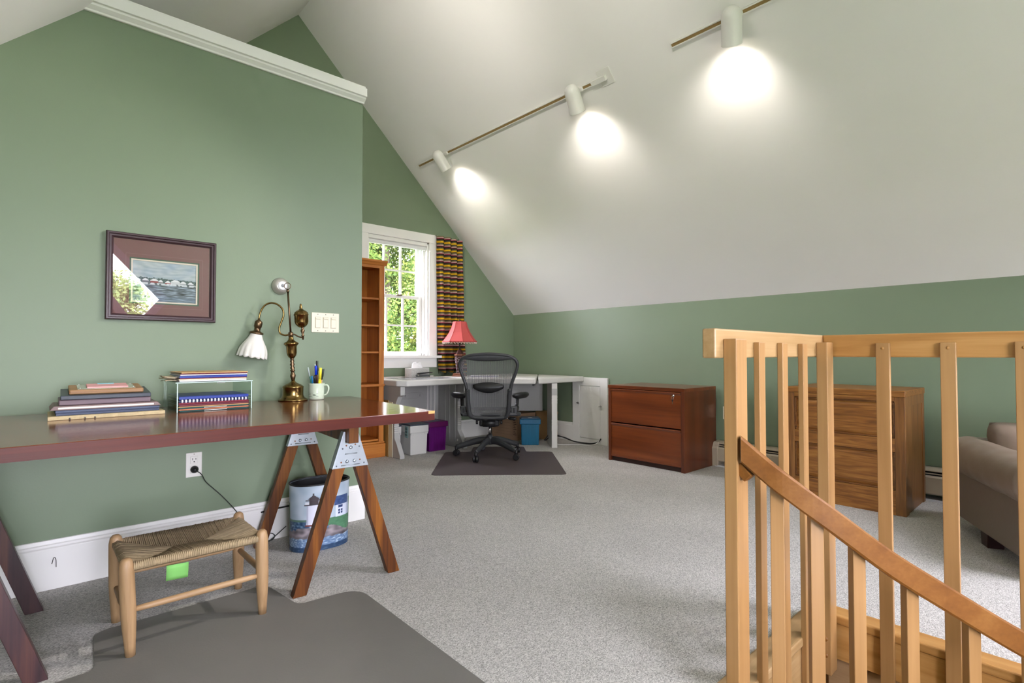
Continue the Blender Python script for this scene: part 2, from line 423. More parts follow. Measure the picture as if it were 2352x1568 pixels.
# far window ---------------------------------------------------------------
PANE = glass_mat('window_glass', ior=1.45)
w = struct(thing('window_1', '', 'x')); del w['category']; w['label'] = 'white six over six sash window with wooden casing'
for nm, b in (('casing_right', (WX1, WX1 + .105, YG - .022, YG, .975, 2.248)), ('casing_left', (WX0 - .08, WX0, YG - .022, YG, .975, 2.248)),
              ('casing_head', (WX0 - .08, WX1 + .105, YG - .024, YG, 2.248, 2.345)), ('stool', (WX0 - .12, WX1 + .16, YG - .07, YG + .10, .945, .975)),
              ('apron', (WX0 - .08, WX1 + .105, YG - .02, YG, .842, .945)), ('jamb', (WX1 - .02, WX1, YG, YG + .16, .975, WZ1)),
              ('jamb', (WX0, WX0 + .02, YG, YG + .16, .975, WZ1)), ('head_jamb', (WX0, WX1, YG, YG + .16, WZ1 - .02, WZ1)),
              ('stop_bead', (WX1 - .045, WX1 - .02, YG + .045, YG + .065, .975, WZ1 - .02)), ('stop_bead', (WX1 - .038, WX1 - .02, YG + .095, YG + .11, .975, WZ1 - .02))):
    MB().box(*b).build(nm, TRIM, w, bevel=.003)
def sash(nm, y0, z0, z1, zm, x0, x1, xm, rail_b):
    s = MB()
    for b in ((x0 - .045, x0, z0 - rail_b, z1 + .035), (x1, x1 + .045, z0 - rail_b, z1 + .035), (x0, x1, z0 - rail_b, z0), (x0, x1, z1, z1 + .035)):
        s.box(b[0], b[1], y0, y0 + .035, b[2], b[3])
    so = s.build(nm, TRIM, w, bevel=.003)
    for x in xm: MB().box(x - .010, x + .010, y0 + .005, y0 + .03, z0, z1).build('muntin', TRIM, so)
    MB().box(x0, x1, y0 + .006, y0 + .029, zm - .009, zm + .009).build('muntin', TRIM, so)
    xs = [x0] + xm + [x1]; zs = [z0, zm, z1]
    for i in range(3):
        for j in range(2):
            MB().box(xs[i] + .008, xs[i + 1] - .008, y0 + .016, y0 + .019, zs[j] + .008, zs[j + 1] - .008).build('pane', PANE, so)
sash('upper_sash', YG + .112, 1.645, 2.20, 1.915, 2.665, 3.265, [2.86, 3.065], .03)
sash('lower_sash', YG + .066, 1.020, 1.605, 1.305, 2.665, 3.262, [2.865, 3.07], .045)
MB().box(2.98, 3.04, YG + .045, YG + .07, 1.628, 1.645).build('sash_lock', mat('lock_brass', (120, 105, 80), .3, .9), w, bevel=.003)
MB().tube([(3.27, YG + .05, 1.03), (3.285, YG + .03, 1.005), (3.31, YG + .03, .995), (3.33, YG + .035, .99)], .005, 8).build('blind_cord', TRIM, w)

# cellular blind drawn right up
bl = thing('window_blind', 'white pleated blind drawn up at the top of the window', 'blind', (2.97, YG + .02, 2.165))
MB().box(2.605, 3.335, YG - .005, YG + .042, 2.205, 2.248).build('headrail', TRIM, bl, world=True, bevel=.004)
MB().box(2.61, 3.325, YG, YG + .038, 2.160, 2.196).build('bottom_rail', mat('blind_white', (222, 222, 222), .5), bl, world=True, bevel=.004)
for i in range(3): MB().box(2.612, 3.322, YG + .003, YG + .035, 2.197 + i * .003, 2.199 + i * .003).build('pleat', mat('blind_white', (222, 222, 222), .5), bl, world=True)

# added rear windows and skylight, unseen: frames only, so that daylight fills the room
for i, (a, b, c, d) in enumerate(ADDED_REAR_WINS):
    s = MB()
    for q in ((a - .08, a, c - .08, d + .08), (b, b + .08, c - .08, d + .08), (a, b, d, d + .08), (a, b, c - .08, c)):
        s.box(q[0], q[1], YR, YR + .02, q[2], q[3])
    s.box((a + b) / 2 - .015, (a + b) / 2 + .015, YR - .08, YR - .05, c, d)
    struct(s.build('window_%d' % (i + 2), TRIM))  # added openings that let in light from behind the camera
s = MB()
for i in range(4):
    p, q = KITE[i], KITE[(i + 1) % 4]
    s.bar((p[0], YR + .012, p[1]), (q[0], YR + .012, q[1]), .03, .09, (q[1] - p[1], 0, p[0] - q[0]))
struct(s.build('window_4', mat('grey_trim', (150, 150, 158), .4)))
for i, d in enumerate((ADDED_SKY_R,)):
    y0, y1 = d['y']; x0, x1 = d['x']; s = MB()
    for (ya, xa), (yb, xb) in (((y0, x0), (y1, x0)), ((y1, x0), (y1, x1)), ((y1, x1), (y0, x1)), ((y0, x1), (y0, x0))):
        s.bar((xa, ya, roof(xa) - .01), (xb, yb, roof(xb) - .01), .07, .03, (-.7 if x0 > RX_ else .7, 0, -.7))
    struct(s.build('window_%d' % (i + 5), TRIM))  # added skylight, there for its daylight

# access hatch in the knee wall ------------------------------------------
h = struct(thing('door_1', '', 'x', (XK, 3.8, 0))); del h['category']; h['label'] = 'white painted access hatch in the low green wall'
MB().box(XK - .022, XK, 3.556, 3.655, .0, .730).build('frame_stile', TRIM, h, world=True, bevel=.002)
MB().box(XK - .022, XK, 3.950, 4.052, .0, .728).build('frame_stile', TRIM, h, world=True, bevel=.002)
MB().box(XK - .022, XK, 3.655, 3.950, .637, .730).build('frame_rail', TRIM, h, world=True, bevel=.002)
MB().box(XK - .022, XK, 3.655, 3.950, .0, .050).build('frame_rail', TRIM, h, world=True, bevel=.002)
MB().box(XK - .020, XK, 3.659, 3.946, .054, .633).build('hatch_panel', TRIM, h, world=True, bevel=.002)
for y, z in ((3.955, .44), (3.635, .42)):
    l = MB().lathe([(.004, 0), (.004, .018), (.011, .018), (.011, .022)], 12, M=Matrix.Translation((XK - .022, y, z)) @ Matrix.Rotation(R(-90), 4, 'Y')).build('turn_latch', CHROME, h, world=True)
    MB().box(XK - .05, XK - .040, y - .02, y + .02, z - .005, z + .005, ).build('latch_wing', CHROME, l, world=True, bevel=.002)

# baseboard heater along the knee wall
hh = thing('baseboard_heater', 'cream metal baseboard heater running along the right wall behind the oak cabinet', 'heater', (XK, .6, 0))
HC = mat('heater_enamel', (172, 160, 140), .4)
MB().box(XK - .012, XK, -1.2, 2.29, .02, .215).build('back_plate', HC, hh, world=True)
MB().prism([(XK, .215), (XK - .07, .215), (XK - .115, .203), (XK - .115, .198), (XK - .07, .208), (XK, .208)], -1.2, 2.29, 'y').build('top_flap', HC, hh, world=True)
MB().prism([(XK - .125, .045), (XK - .135, .055), (XK - .135, .160), (XK - .125, .172), (XK - .12, .172), (XK - .12, .045)], -1.2, 2.29, 'y').build('front_cover', HC, hh, world=True)
MB().box(XK - .128, XK - .118, -1.2, 2.29, .182, .188).build('damper_blade', HC, hh, world=True)
MB().box(XK - .11, XK - .014, -1.2, 2.29, .05, .19).build('fin_tube', mat('heater_dark', (28, 26, 25), .6), hh, world=True)
MB().box(XK - .135, XK - .005, -1.2, 2.29, .0, .012).build('floor_lip', mat('heater_lip', (205, 205, 205), .35), hh, world=True)
MB().prism([(XK, 0), (XK - .135, 0), (XK - .14, .16), (XK - .11, .212), (XK, .216)], 2.26, 2.33, 'y').build('end_cap', HC, hh, world=True, bevel=.006)

# stair opening: nosing, fascia, planked shaft -----------------------------
tn = struct(MB().box(2.285, 2.376, -1.6, .715, -.028, .006).build('trim_2', BEECHY, bevel=.008, seg=3))
tn2 = struct(MB().box(1.20, 2.376, .705, .790, -.028, .006).build('trim_3', BEECHX, bevel=.008, seg=3))
MB().box(2.29, 2.325, -1.6, .715, -.16, -.028).build('fascia', BEECHY, tn, bevel=.002)
MB().box(1.20, 2.325, .712, .740, -.16, -.028).build('fascia', BEECHX, tn2, bevel=.002)
PLK = wood('shaft_planks', '#8a6a48', '#9a7a56', '#a88864', 'y', .8, .5, contrast=.9)
shaft = struct(MB().box(2.335, 2.37, -1.6, .80, -2.6, -.03).build('wall_stairwell', PLK))
for i in range(10): MB().box(2.322, 2.336, -1.6, .72, -.30 - i * .14 + .004, -.165 - i * .14).build('plank', PLK, shaft, bevel=.002)
sh2 = struct(MB().box(1.2, 2.37, .76, .80, -2.6, -.03).build('wall_stairwell', wood('shaft_planks_x', '#8a6a48', '#9a7a56', '#a88864', 'x', .8, .5, contrast=.9)))
for i in range(10): MB().box(1.2, 2.322, .745, .762, -.30 - i * .14 + .004, -.165 - i * .14).build('plank', _M['shaft_planks_x'], sh2, bevel=.002)
struct(MB().box(1.2, 1.25, -1.6, .76, -2.6, -.03).build('wall_stairwell', GREEN))
struct(MB().box(1.2, 2.37, -1.65, -1.6, -2.6, -.03).build('wall_stairwell', GREEN))
struct(MB().box(1.2, 2.37, -1.6, .8, -2.62, -2.6).build('floor_lower', PLK))

# ================================================================== RAILING
g = thing('guard_railing', 'light maple guard railing with square balusters around the stair opening', 'railing', (2.0, .7, 0))
RFY, RFX, RT, RB = .712, 2.285, 1.070, .986
MB().prism([(1.416, RFY), (2.285 + .0, RFY), (2.325, RFY + .04), (1.416, RFY + .04)], RB, RT, 'z').build('top_rail', BEECHX, g, world=True, bevel=.005, seg=3)
MB().prism([(RFX, RFY - .0005), (RFX + .04, RFY + .0395), (RFX + .04, -1.6), (RFX, -1.6)], RB, RT, 'z').build('top_rail', BEECHY, g, world=True, bevel=.005, seg=3)
MB().box(1.461, 1.530, .674, RFY, -.19, 1.041).build('newel_post', BEECH, g, world=True, bevel=.003)
MB().box(2.208, 2.276, .674, RFY, -.19, 1.041).build('newel_post', BEECH, g, world=True, bevel=.003)
for x in (1.660, 1.841, 2.023): MB().box(x, x + .044, RFY - .018, RFY, -.18, 1.034).build('baluster', BEECH, g, world=True, bevel=.002)
y = .493
for i in range(11):
    ba = MB().box(RFX - .018, RFX, y - .0, y + .042, -.18, 1.036).build('baluster', BEECH, g, world=True, bevel=.002)
    MB().lathe([(0, 0), (.005, 0), (.005, .0012), (0, .0012)], 10, M=Matrix.Translation((RFX - .018, y + .021, 1.018)) @ Matrix.Rotation(R(-90), 4, 'Y')).build('plug', BEECHY, ba, world=True)
    y -= .1835
for z in (-.06, -.12): MB().lathe([(0, 0), (.009, 0), (.009, .0012), (0, .0012)], 10, M=Matrix.Translation((2.208, .693, z)) @ Matrix.Rotation(R(-90), 4, 'Y')).build('plug', OAK, g, world=True)

# curved stair handrail going down
HR = [(1.470, .667, .734), (1.49, .617, .688), (1.512, .560, .640), (1.568, .478, .565), (1.680, .376, .452), (1.790, .285, .363), (1.930, .165, .252), (2.06, .05, .155), (2.13, -.09, .06), (2.15, -.25, -.05), (2.15, -.5, -.22), (2.15, -.8, -.42)]
hp = catmull(HR, 5)
hr = thing('stair_handrail', 'curved brown wooden handrail descending from the near newel post', 'handrail', (1.475, .655, 0))
prof = [(-.010, -.036), (.010, -.036), (.015, -.030), (.015, .030), (.010, .036), (-.010, .036), (-.015, .030), (-.015, -.030)]
s = MB(); n_ = len(prof)
for i, p in enumerate(hp):                      # plumb-cut rail: the section stays upright
    d = hp[min(i + 1, len(hp) - 1)] - hp[max(i - 1, 0)]; d.z = 0; d.normalize(); x = Vector((d.y, -d.x, 0))
    s.v += [tuple(p + x * a + Vector((0, 0, b))) for a, b in prof]
s.f = [(i * n_ + k, i * n_ + (k + 1) % n_, (i + 1) * n_ + (k + 1) % n_, (i + 1) * n_ + k) for i in range(len(hp) - 1) for k in range(n_)] + [tuple(range(n_)), tuple((len(hp) - 1) * n_ + k for k in range(n_))]
s.sm = [False] * len(s.f)
s.build('rail', FIRR, hr, world=True)
MB().bar((1.487, .655, .680), (1.487, .676, .660), .03, .045).build('bracket_block', FIRR, hr, world=True, bevel=.003)
for i in (8, 14, 18, 23, 28, 33, 39, 45, 50):
    p = hp[i]; d = (hp[i + 1] - hp[i - 1]); d.z = 0; d.normalize()
    nrm = Vector((-d.y, d.x, 0)) * .031        # far side of the rail
    a = math.atan2(d.y, d.x)
    M = Matrix.Translation((p.x + nrm.x, p.y + nrm.y, p.z)) @ Matrix.Rotation(a, 4, 'Z')
    MB().box(-.017, .017, -.012, .012, -.86, .010, M).build('baluster', BEECH, hr, world=True, bevel=.002)
st = struct(thing('stairs', '', 'x', (1.5, .2, -1))); del st['category']; st['label'] = 'wooden winder stairs below the opening'
for k in range(11):
    i = 2 + k * 5 if 2 + k * 5 < len(hp) - 6 else len(hp) - 6
    p, q = hp[max(i - 2, 0)], hp[i + 5]
    d = (q - p); d.z = 0; d.normalize(); n = Vector((d.y, -d.x, 0))
    z = p.z - .88
    MB().prism([(p.x, p.y), (q.x, q.y), (q.x + n.x * .42, q.y + n.y * .42), (p.x + n.x * .42, p.y + n.y * .42)], z - .03 - k * .001, z - k * .001, 'z').build('tread', PLK, st, world=True, bevel=.004)

# ================================================================== TRACK LIGHTS (right slope; those on the left slope are added)
TH = math.atan(SR)
def slope_frame(y, x=3.10, off=0.):
    """local X runs down the slope, local Y along the ridge, local -Z into the room"""
    th = TH if x > RX_ else math.atan(SL)
    c, s_ = math.cos(th), math.sin(th); g_ = 1 if x > RX_ else -1
    n = Vector((g_ * s_, 0, c))
    p = Vector((x, y, roof(x))) - n * off
    return Matrix(((g_ * c, 0, g_ * s_, p.x), (0, g_, 0, p.y), (-s_, 0, c, p.z), (0, 0, 0, 1)))
SLOT = mat('bronze_track_slot', (150, 124, 78), .5, .1)
FIXW = mat('white_fixture_enamel', (226, 224, 218), .35)
def track(label, y0, y1, plate, x=3.10):
    t = thing('lighting_track', label, 'track', M=slope_frame((y0 + y1) / 2, x))
    L2 = (y1 - y0) / 2
    MB().box(-.017, -.0095, -L2, L2, -.022, 0).box(.0095, .017, -L2, L2, -.022, 0).box(-.0095, .0095, -L2, L2, -.006, 0).build('channel', FIXW, t, bevel=.001)
    MB().box(-.0093, .0093, -L2 + .004, L2 - .004, -.0195, -.006).build('conductor_slot', SLOT, t)
    MB().box(-.017, .017, L2 - .004, L2 + .003, -.022, 0).build('end_cap', FIXW, t)
    if plate:
        MB().box(-.06, .06, -L2 - .075, -L2 + .035, -.007, 0).build('feed_plate', FIXW, t, bevel=.002)
        MB().box(-.019, .019, -L2 - .03, -L2 + .10, -.034, -.007).build('live_end', FIXW, t, bevel=.003)
    return t
track('white lighting track with square feed plate on the sloped ceiling', 2.40, 4.865, True)
track('white lighting track cut off by the top edge of the photo', -1.9, 1.838, False)

BULB = mat('lit_bulb_face', (255, 244, 226), .5, emit=((255, 240, 218), 14.)); BULB.cycles.emission_sampling = 'NONE'
def can(label, y, ax, watts, x=3.10, spot=R(140), blend=1.0, group=None):
    base = slope_frame(y, x, off=.022)
    n_in = -(base.to_3x3() @ Vector((0, 0, 1)))
    piv = base.translation + n_in * .045
    d = Vector(ax).normalized()
    z = -d; x = z.orthogonal().normalized(); yv = z.cross(x)
    c0 = piv + n_in * .055 + d * .02
    M = Matrix(((x.x, yv.x, z.x, c0.x), (x.y, yv.y, z.y, c0.y), (x.z, yv.z, z.z, c0.z), (0, 0, 0, 1)))
    t = thing('track_spotlight', label, 'spotlight', M=M, group=group)
    # barrel: rounded top, open bottom (local -Z is the beam)
    r = .058
    prof = [(.0001, .105)] + [(r * math.sin(R(a)), .045 + .06 * math.cos(R(a))) for a in range(15, 91, 15)] + [(r, -.10), (r + .0015, -.102), (r - .002, -.103), (r - .004, -.10), (r - .004, .03), (.0001, .05)]
    MB().lathe(prof, 32).build('barrel', FIXW, t)
    MB().lathe([(.0001, -.028), (.042, -.028), (.044, -.02), (.030, .03), (.0001, .035)], 24).build('bulb', BULB, t)
    MB().tube([base.translation + Vector((0, .03, 0)), base.translation + n_in * .02 + Vector((0, .03, 0)), piv + Vector((0, .012, 0)), c0 - d * .05], .008, 8).build('stem', FIXW, t, world=True)
    B = base
    MB().box(-.015, .015, -.035, .045, -.018, .012, B).build('track_adapter', FIXW, t, world=True, bevel=.003)
    l = bpy.data.lights.new('spot_beam', 'SPOT'); l.energy = watts; l.spot_size = spot; l.spot_blend = blend; l.shadow_soft_size = .03
    l.color = (1, .94, .89)
    lo = bpy.data.objects.new('spot_beam', l); COL.objects.link(lo); lo.parent = t; lo.location = (0, 0, -.045)
    return t
G = 'track spotlights'
can('smallest white track spotlight, nearest the striped curtain', 4.37, (.62, -.03, -.75), 10, group=G)
can('white track spotlight beside the square feed plate', 2.62, (.62, .15, -.75), 10, group=G)
can('largest white track spotlight, at the top of the photo', 1.40, (.62, .29, -.73), 9, group=G)
can('unseen white track spotlight above the stair opening, out of frame', .3, (-4.6, 2.7, -2.65), 70, spot=R(52), blend=.5, group=G)  # unseen lamp, placed to throw the bright arc on the partition
track('added unseen lighting track on the left slope', -.9, 2.6, False, x=.95)  # added track that carries the two fill spots
can('added unseen spotlight on the left slope nearest the partition, for fill', 2.45, (1, .95, .10), 20, x=.95, spot=R(110), group=G)  # added lamp, lifts the ceiling near the ridge
can('added unseen spotlight midway along the left slope, for fill', 1.3, (1, .8, -.1), 20, x=.95, spot=R(110), group=G)  # added lamp, evens out the right slope

# ================================================================== LEFT WALL FITTINGS
# framed print -------------------------------------------------------------
PX0, PX1, PZ0, PZ1, PY = .258, .704, 1.154, 1.556, YP
FRAME = mat('dark_purple_frame', (62, 42, 46), .32, var=.1, vscale=20)
fp = thing('framed_picture', 'framed harbour print with maroon mat on the green wall', 'picture', (.48, YP, 1.154))
fw = .028
for a, b in (((PX0, PX0 + fw), (PZ0, PZ1)), ((PX1 - fw, PX1), (PZ0, PZ1)), ((PX0, PX1), (PZ0, PZ0 + fw)), ((PX0, PX1), (PZ1 - fw, PZ1))):
    horiz = (b[1] - b[0]) < .1
    s = MB()
    pr = [(0, 0), (0, -.020), (.004, -.026), (.010, -.026), (.013, -.020), (.020, -.020), (.028, -.012), (.028, 0)]
    if horiz:
        up = b[0] == PZ0
        mi = 1 if up else -1; z0 = PZ0 if up else PZ1
        pts0 = [(PX0 + u, YP + v, z0 + mi * u) for u, v in pr]; pts1 = [(PX1 - u, YP + v, z0 + mi * u) for u, v in pr]
    else:
        lf = a[0] == PX0
        mi = 1 if lf else -1; x0 = PX0 if lf else PX1
        pts0 = [(x0 + mi * u, YP + v, PZ0 + u) for u, v in pr]; pts1 = [(x0 + mi * u, YP + v, PZ1 - u) for u, v in pr]
    n = len(pr)
    s.add(pts0 + pts1, [(i, (i + 1) % n, n + (i + 1) % n, n + i) for i in range(n)] + [tuple(range(n)), tuple(range(n, 2 * n))])
    s.build('moulding', FRAME, fp, world=True)
ix0, ix1, iz0, iz1 = .360, .618, 1.246, 1.434            # print opening
def ringbox(s, o, i, y0, y1):
    s.box(o[0], i[0], y0, y1, o[2], o[3]).box(i[1], o[1], y0, y1, o[2], o[3]).box(i[0], i[1], y0, y1, o[2], i[2]).box(i[0], i[1], y0, y1, i[3], o[3]); return s
ringbox(MB(), (PX0 + .02, PX1 - .02, PZ0 + .02, PZ1 - .02), (ix0 - .013, ix1 + .013, iz0 - .013, iz1 + .013), YP - .010, YP - .006).build('outer_mat', mat('maroon_mat', (128, 86, 86), .8), fp, world=True)
ringbox(MB(), (ix0 - .028, ix1 + .028, iz0 - .03, iz1 + .03), (ix0 - .027, ix1 + .027, iz0 - .029, iz1 + .029), YP - .0104, YP - .0099).build('ruled_line', mat('mat_rule', (150, 116, 116), .8), fp, world=True)
ringbox(MB(), (ix0 - .014, ix1 + .014, iz0 - .014, iz1 + .014), (ix0 - .007, ix1 + .007, iz0 - .007, iz1 + .007), YP - .0085, YP - .0055).build('green_mat', mat('green_mat', (74, 100, 82), .8), fp, world=True)
ringbox(MB(), (ix0 - .008, ix1 + .008, iz0 - .008, iz1 + .008), (ix0, ix1, iz0, iz1), YP - .0075, YP - .005).build('cream_mat', mat('cream_mat', (232, 222, 202), .8), fp, world=True)
def harbour(u, v):
    n1 = noise.noise((u * 9, v * 22, 1.3)); n2 = noise.noise((u * 40, v * 14, 4.)); n3 = noise.noise((u * 5, v * 5, 9.))
    tl = .60 + .035 * noise.noise((u * 26, 0, 2.)) + .02 * noise.noise((u * 70, 0, 5.)) - .03 * u
    if v > tl: c = (176 + 26 * n1 + 14 * n3, 190 + 22 * n1 + 10 * n3, 196 + 18 * n1)
    elif v > .47:
        k = noise.noise((u * 55, v * 40, 7.)); c = (78 + 70 * k, 98 + 66 * k, 96 + 62 * k)
        for (hx, w, hz, hh, wall) in ((.08, .05, .46, .06, (120, 130, 140)), (.20, .05, .465, .05, (110, 110, 116)), (.335, .06, .455, .065, (150, 74, 74)), (.43, .035, .45, .05, (130, 120, 120)), (.54, .045, .44, .05, (158, 50, 56)), (.66, .07, .45, .075, (210, 214, 214)), (.78, .05, .45, .05, (170, 176, 176)), (.90, .05, .445, .045, (84, 92, 96))):
            if abs(u - hx) < w and v < hz + hh + .055:
                c = wall if v < hz + hh else ((235, 238, 238) if v < hz + hh + .055 * (1 - abs(u - hx) / w) + .012 else c)
    elif v > .43: c = (214 + 20 * n2, 220 + 18 * n2, 222 + 16 * n2) if noise.noise((u * 18, v * 9, 3.)) > -.15 else (96, 104, 108)
    else:
        k = noise.noise((u * 6, v * 48, 2.)) + .5 * noise.noise((u * 16, v * 100, 8.)); g = 128 + 120 * k
        c = (g * .86, g * .95, g * 1.02)
        if v < .14: c = (c[0] * .5 + 62, c[1] * .5 + 72, c[2] * .5 + 82)
    return lin(tuple(min(255, max(2, q)) for q in c))
def print_grid(name, fn, nu, nv, x0, x1, z0, z1, y, m, parent):
    s = MB(); s.grid(lambda a, b: (x0 + (x1 - x0) * a, y, z0 + (z1 - z0) * b), nu, nv)
    cols = [fn(i / (nu - 1), j / (nv - 1)) for j in range(nv) for i in range(nu)]
    return s.build(name, m, parent, world=True, colors=cols)
print_grid('harbour_print', harbour, 150, 110, ix0 - .004, ix1 + .004, iz0 - .004, iz1 + .004, YP - .004, vcol_mat('printed_paper', .8), fp)
MB().box(PX0 + .02, PX1 - .02, YP - .0135, YP - .0115, PZ0 + .02, PZ1 - .02).build('glazing', glass_mat('picture_glass', ior=2.0), fp, world=True)
MB().box(PX0 + .01, PX1 - .01, YP - .003, YP - .001, PZ0 + .01, PZ1 - .01).build('backing_board', mat('backing', (90, 80, 70), .9), fp, world=True)

# push light -----------------------------------------------------------------
pk = thing('push_light', 'round silver push light stuck to the wall above the brass lamp', 'light', M=Matrix.Translation((1.026, YP, 1.368)) @ Matrix.Rotation(R(90), 4, 'X'))
MB().lathe([(.0465, 0), (.0465, .006), (.044, .010), (.040, .022), (.030, .031), (.022, .034), (.0001, .034)], 32).build('housing', mat('satin_silver', (190, 186, 178), .35, .6), pk)
MB().lathe([(.0235, .030), (.024, .037), (.020, .040), (.0001, .041)], 28).build('lens', mat('white_lens', (235, 235, 238), .3), pk)
MB().lathe([(.009, .0405), (.009, .043), (.0001, .0435)], 16).build('led_cap', mat('lens_dark', (150, 152, 155), .3), pk)

# three-gang switch ------------------------------------------------------------
sw = thing('switch_plate', 'cream triple dimmer switch plate beside the brass lamp', 'switch', (1.281, YP, 1.177))
MB().box(-.082, .082, -.006, 0, -.057, .057).build('wall_plate', CREAM, sw, bevel=.003)
for i in (-1, 0, 1):
    MB().box(i * .046 - .0165, i * .046 + .0165, -.008, -.005, -.033, .033).build('switch_frame', mat('cream_darker', (206, 198, 172), .4), sw)  # frame in a darker cream than the plate
    p = MB().box(i * .046 - .0135, i * .046 + .0135, -.0115, -.006, -.030, .018).build('paddle', CREAM, sw, bevel=.002)
    MB().prism([(-.014, .020), (-.007, .020), (-.007, .030), (-.011, .030)], i * .046 - .0135, i * .046 + .0135, 'x').build('slider', CREAM, sw, bevel=.001)
    for z in (-.047, .047): MB().lathe([(0, -.0005), (.003, 0), (.003, .0008), (0, .001)], 10, M=Matrix.Translation((i * .046, -.006, z)) @ Matrix.Rotation(R(90), 4, 'X')).build('screw', mat('screw_head', (150, 145, 130), .4, .6), sw)
# outlet under the desk --------------------------------------------------------
ol = thing('wall_outlet', 'white double outlet with a black plug, under the long desk', 'outlet', (.620, YP, .450))
OW = mat('outlet_white', (222, 220, 212), .4); DK = mat('slot_dark', (20, 20, 20), .6)
MB().box(-.035, .035, -.006, 0, -.06, .06).build('cover_plate', OW, ol, bevel=.003)
for z in (.024, -.024):
    rc = MB().box(-.017, .017, -.009, -.005, z - .018, z + .018).build('receptacle', OW, ol, bevel=.003)
    if z > 0:
        for x, w, q in ((-.007, .0013, .005), (.007, .0013, .004)): MB().box(x - w, x + w, -.0096, -.0085, z + .004 - q, z + .004 + q).build('slot', DK, rc)
        MB().lathe([(0, 0), (.003, 0), (.003, .001), (0, .001)], 10, M=Matrix.Translation((0, -.0085, z - .009)) @ Matrix.Rotation(R(90), 4, 'X')).build('slot', DK, rc)
MB().lathe([(0, -.001), (.0025, 0), (.0025, .001), (0, .0012)], 10, M=Matrix.Translation((0, -.006, .052)) @ Matrix.Rotation(R(90), 4, 'X')).build('screw', _M['screw_head'], ol)
cd = thing('lamp_cord', 'thin dark cord from the black plug down behind the stool', 'cord', (.62, YP - .01, .426))
MB().lathe([(.0001, 0), (.017, 0), (.018, .010), (.014, .020), (.007, .028), (.0001, .03)], 18, M=Matrix.Translation((.620, YP - .009, .428)) @ Matrix.Rotation(R(90), 4, 'X')).build('plug', BLACKP, cd, world=True)
CORD = mat('cord_dark', (38, 42, 36), .5)
MB().tube(catmull([(.622, YP - .034, .426), (.645, YP - .045, .405), (.665, YP - .035, .365), (.700, YP - .03, .325), (.74, YP - .03, .28), (.79, YP - .035, .215), (.83, YP - .04, .15), (.86, YP - .045, .07), (.885, YP - .036, .012), (.93, YP - .032, .006), (.985, YP - .040, .006), (.995, YP - .035, .03), (.955, YP - .03, .045), (.945, YP - .035, .02), (.965, YP - .05, .006), (1.0, YP - .035, .02), (1.06, YP - .03, .06)], 6), .0022, 6).build('wire', CORD, cd, world=True)
ob = MB().box(XK - .006, XK, 2.205, 2.275, .406, .521).build('wall_outlet', CREAM, bevel=.003, origin=(XK, 2.24, .46)); tag(ob, 'cream outlet plate on the right wall behind the near newel post', 'outlet')
ob = MB().tube(catmull([(.093, YP - .022, .108), (.097, YP - .026, .128), (.101, YP - .022, .134), (.106, YP - .026, .124), (.107, YP - .022, .092)], 4), .0014, 6).build('wire_hook', mat('hook_steel', (90, 90, 88), .4, .7), origin=(.1, YP - .022, .09)); tag(ob, 'small bent wire hook in the white baseboard under the desk', 'hook')

# ================================================================== LONG DESK ON SAWHORSES
DZ = .750
dk = thing('trestle_desk_top', 'long varnished mahogany desk top laid across two sawhorses', 'desk top', (.5, 2.4, .709))
out = [(-.86, 1.955), (1.314, 1.943), (1.407, 2.946), (-.86, 2.925)]
MB().prism(out, .7092, DZ, 'z').build('slab', MAHOG, dk, world=True, bevel=.002)
e0 = Vector((-.86, 1.955, 0)); e1 = Vector((1.314, 1.943, 0)); e2 = Vector((1.407, 2.946, 0))
MB().bar((e0.x, e0.y - .0008, .7292), (e1.x + .0008, e1.y - .0008, .7292), .003, .0385).build('front_edge', MAHOGE, dk, world=True)
MB().bar((e1.x + .0008, e1.y - .001, .7292), (e2.x + .0008, e2.y, .7292), .003, .0385).build('end_edge', MAHOGE, dk, world=True)
MB().box(e1.x - .030, e1.x + .002, e1.y - .0028, e1.y - .0015, .739, .7505).build('chip', mat('bare_wood_chip', (196, 150, 90), .6), dk, world=True)

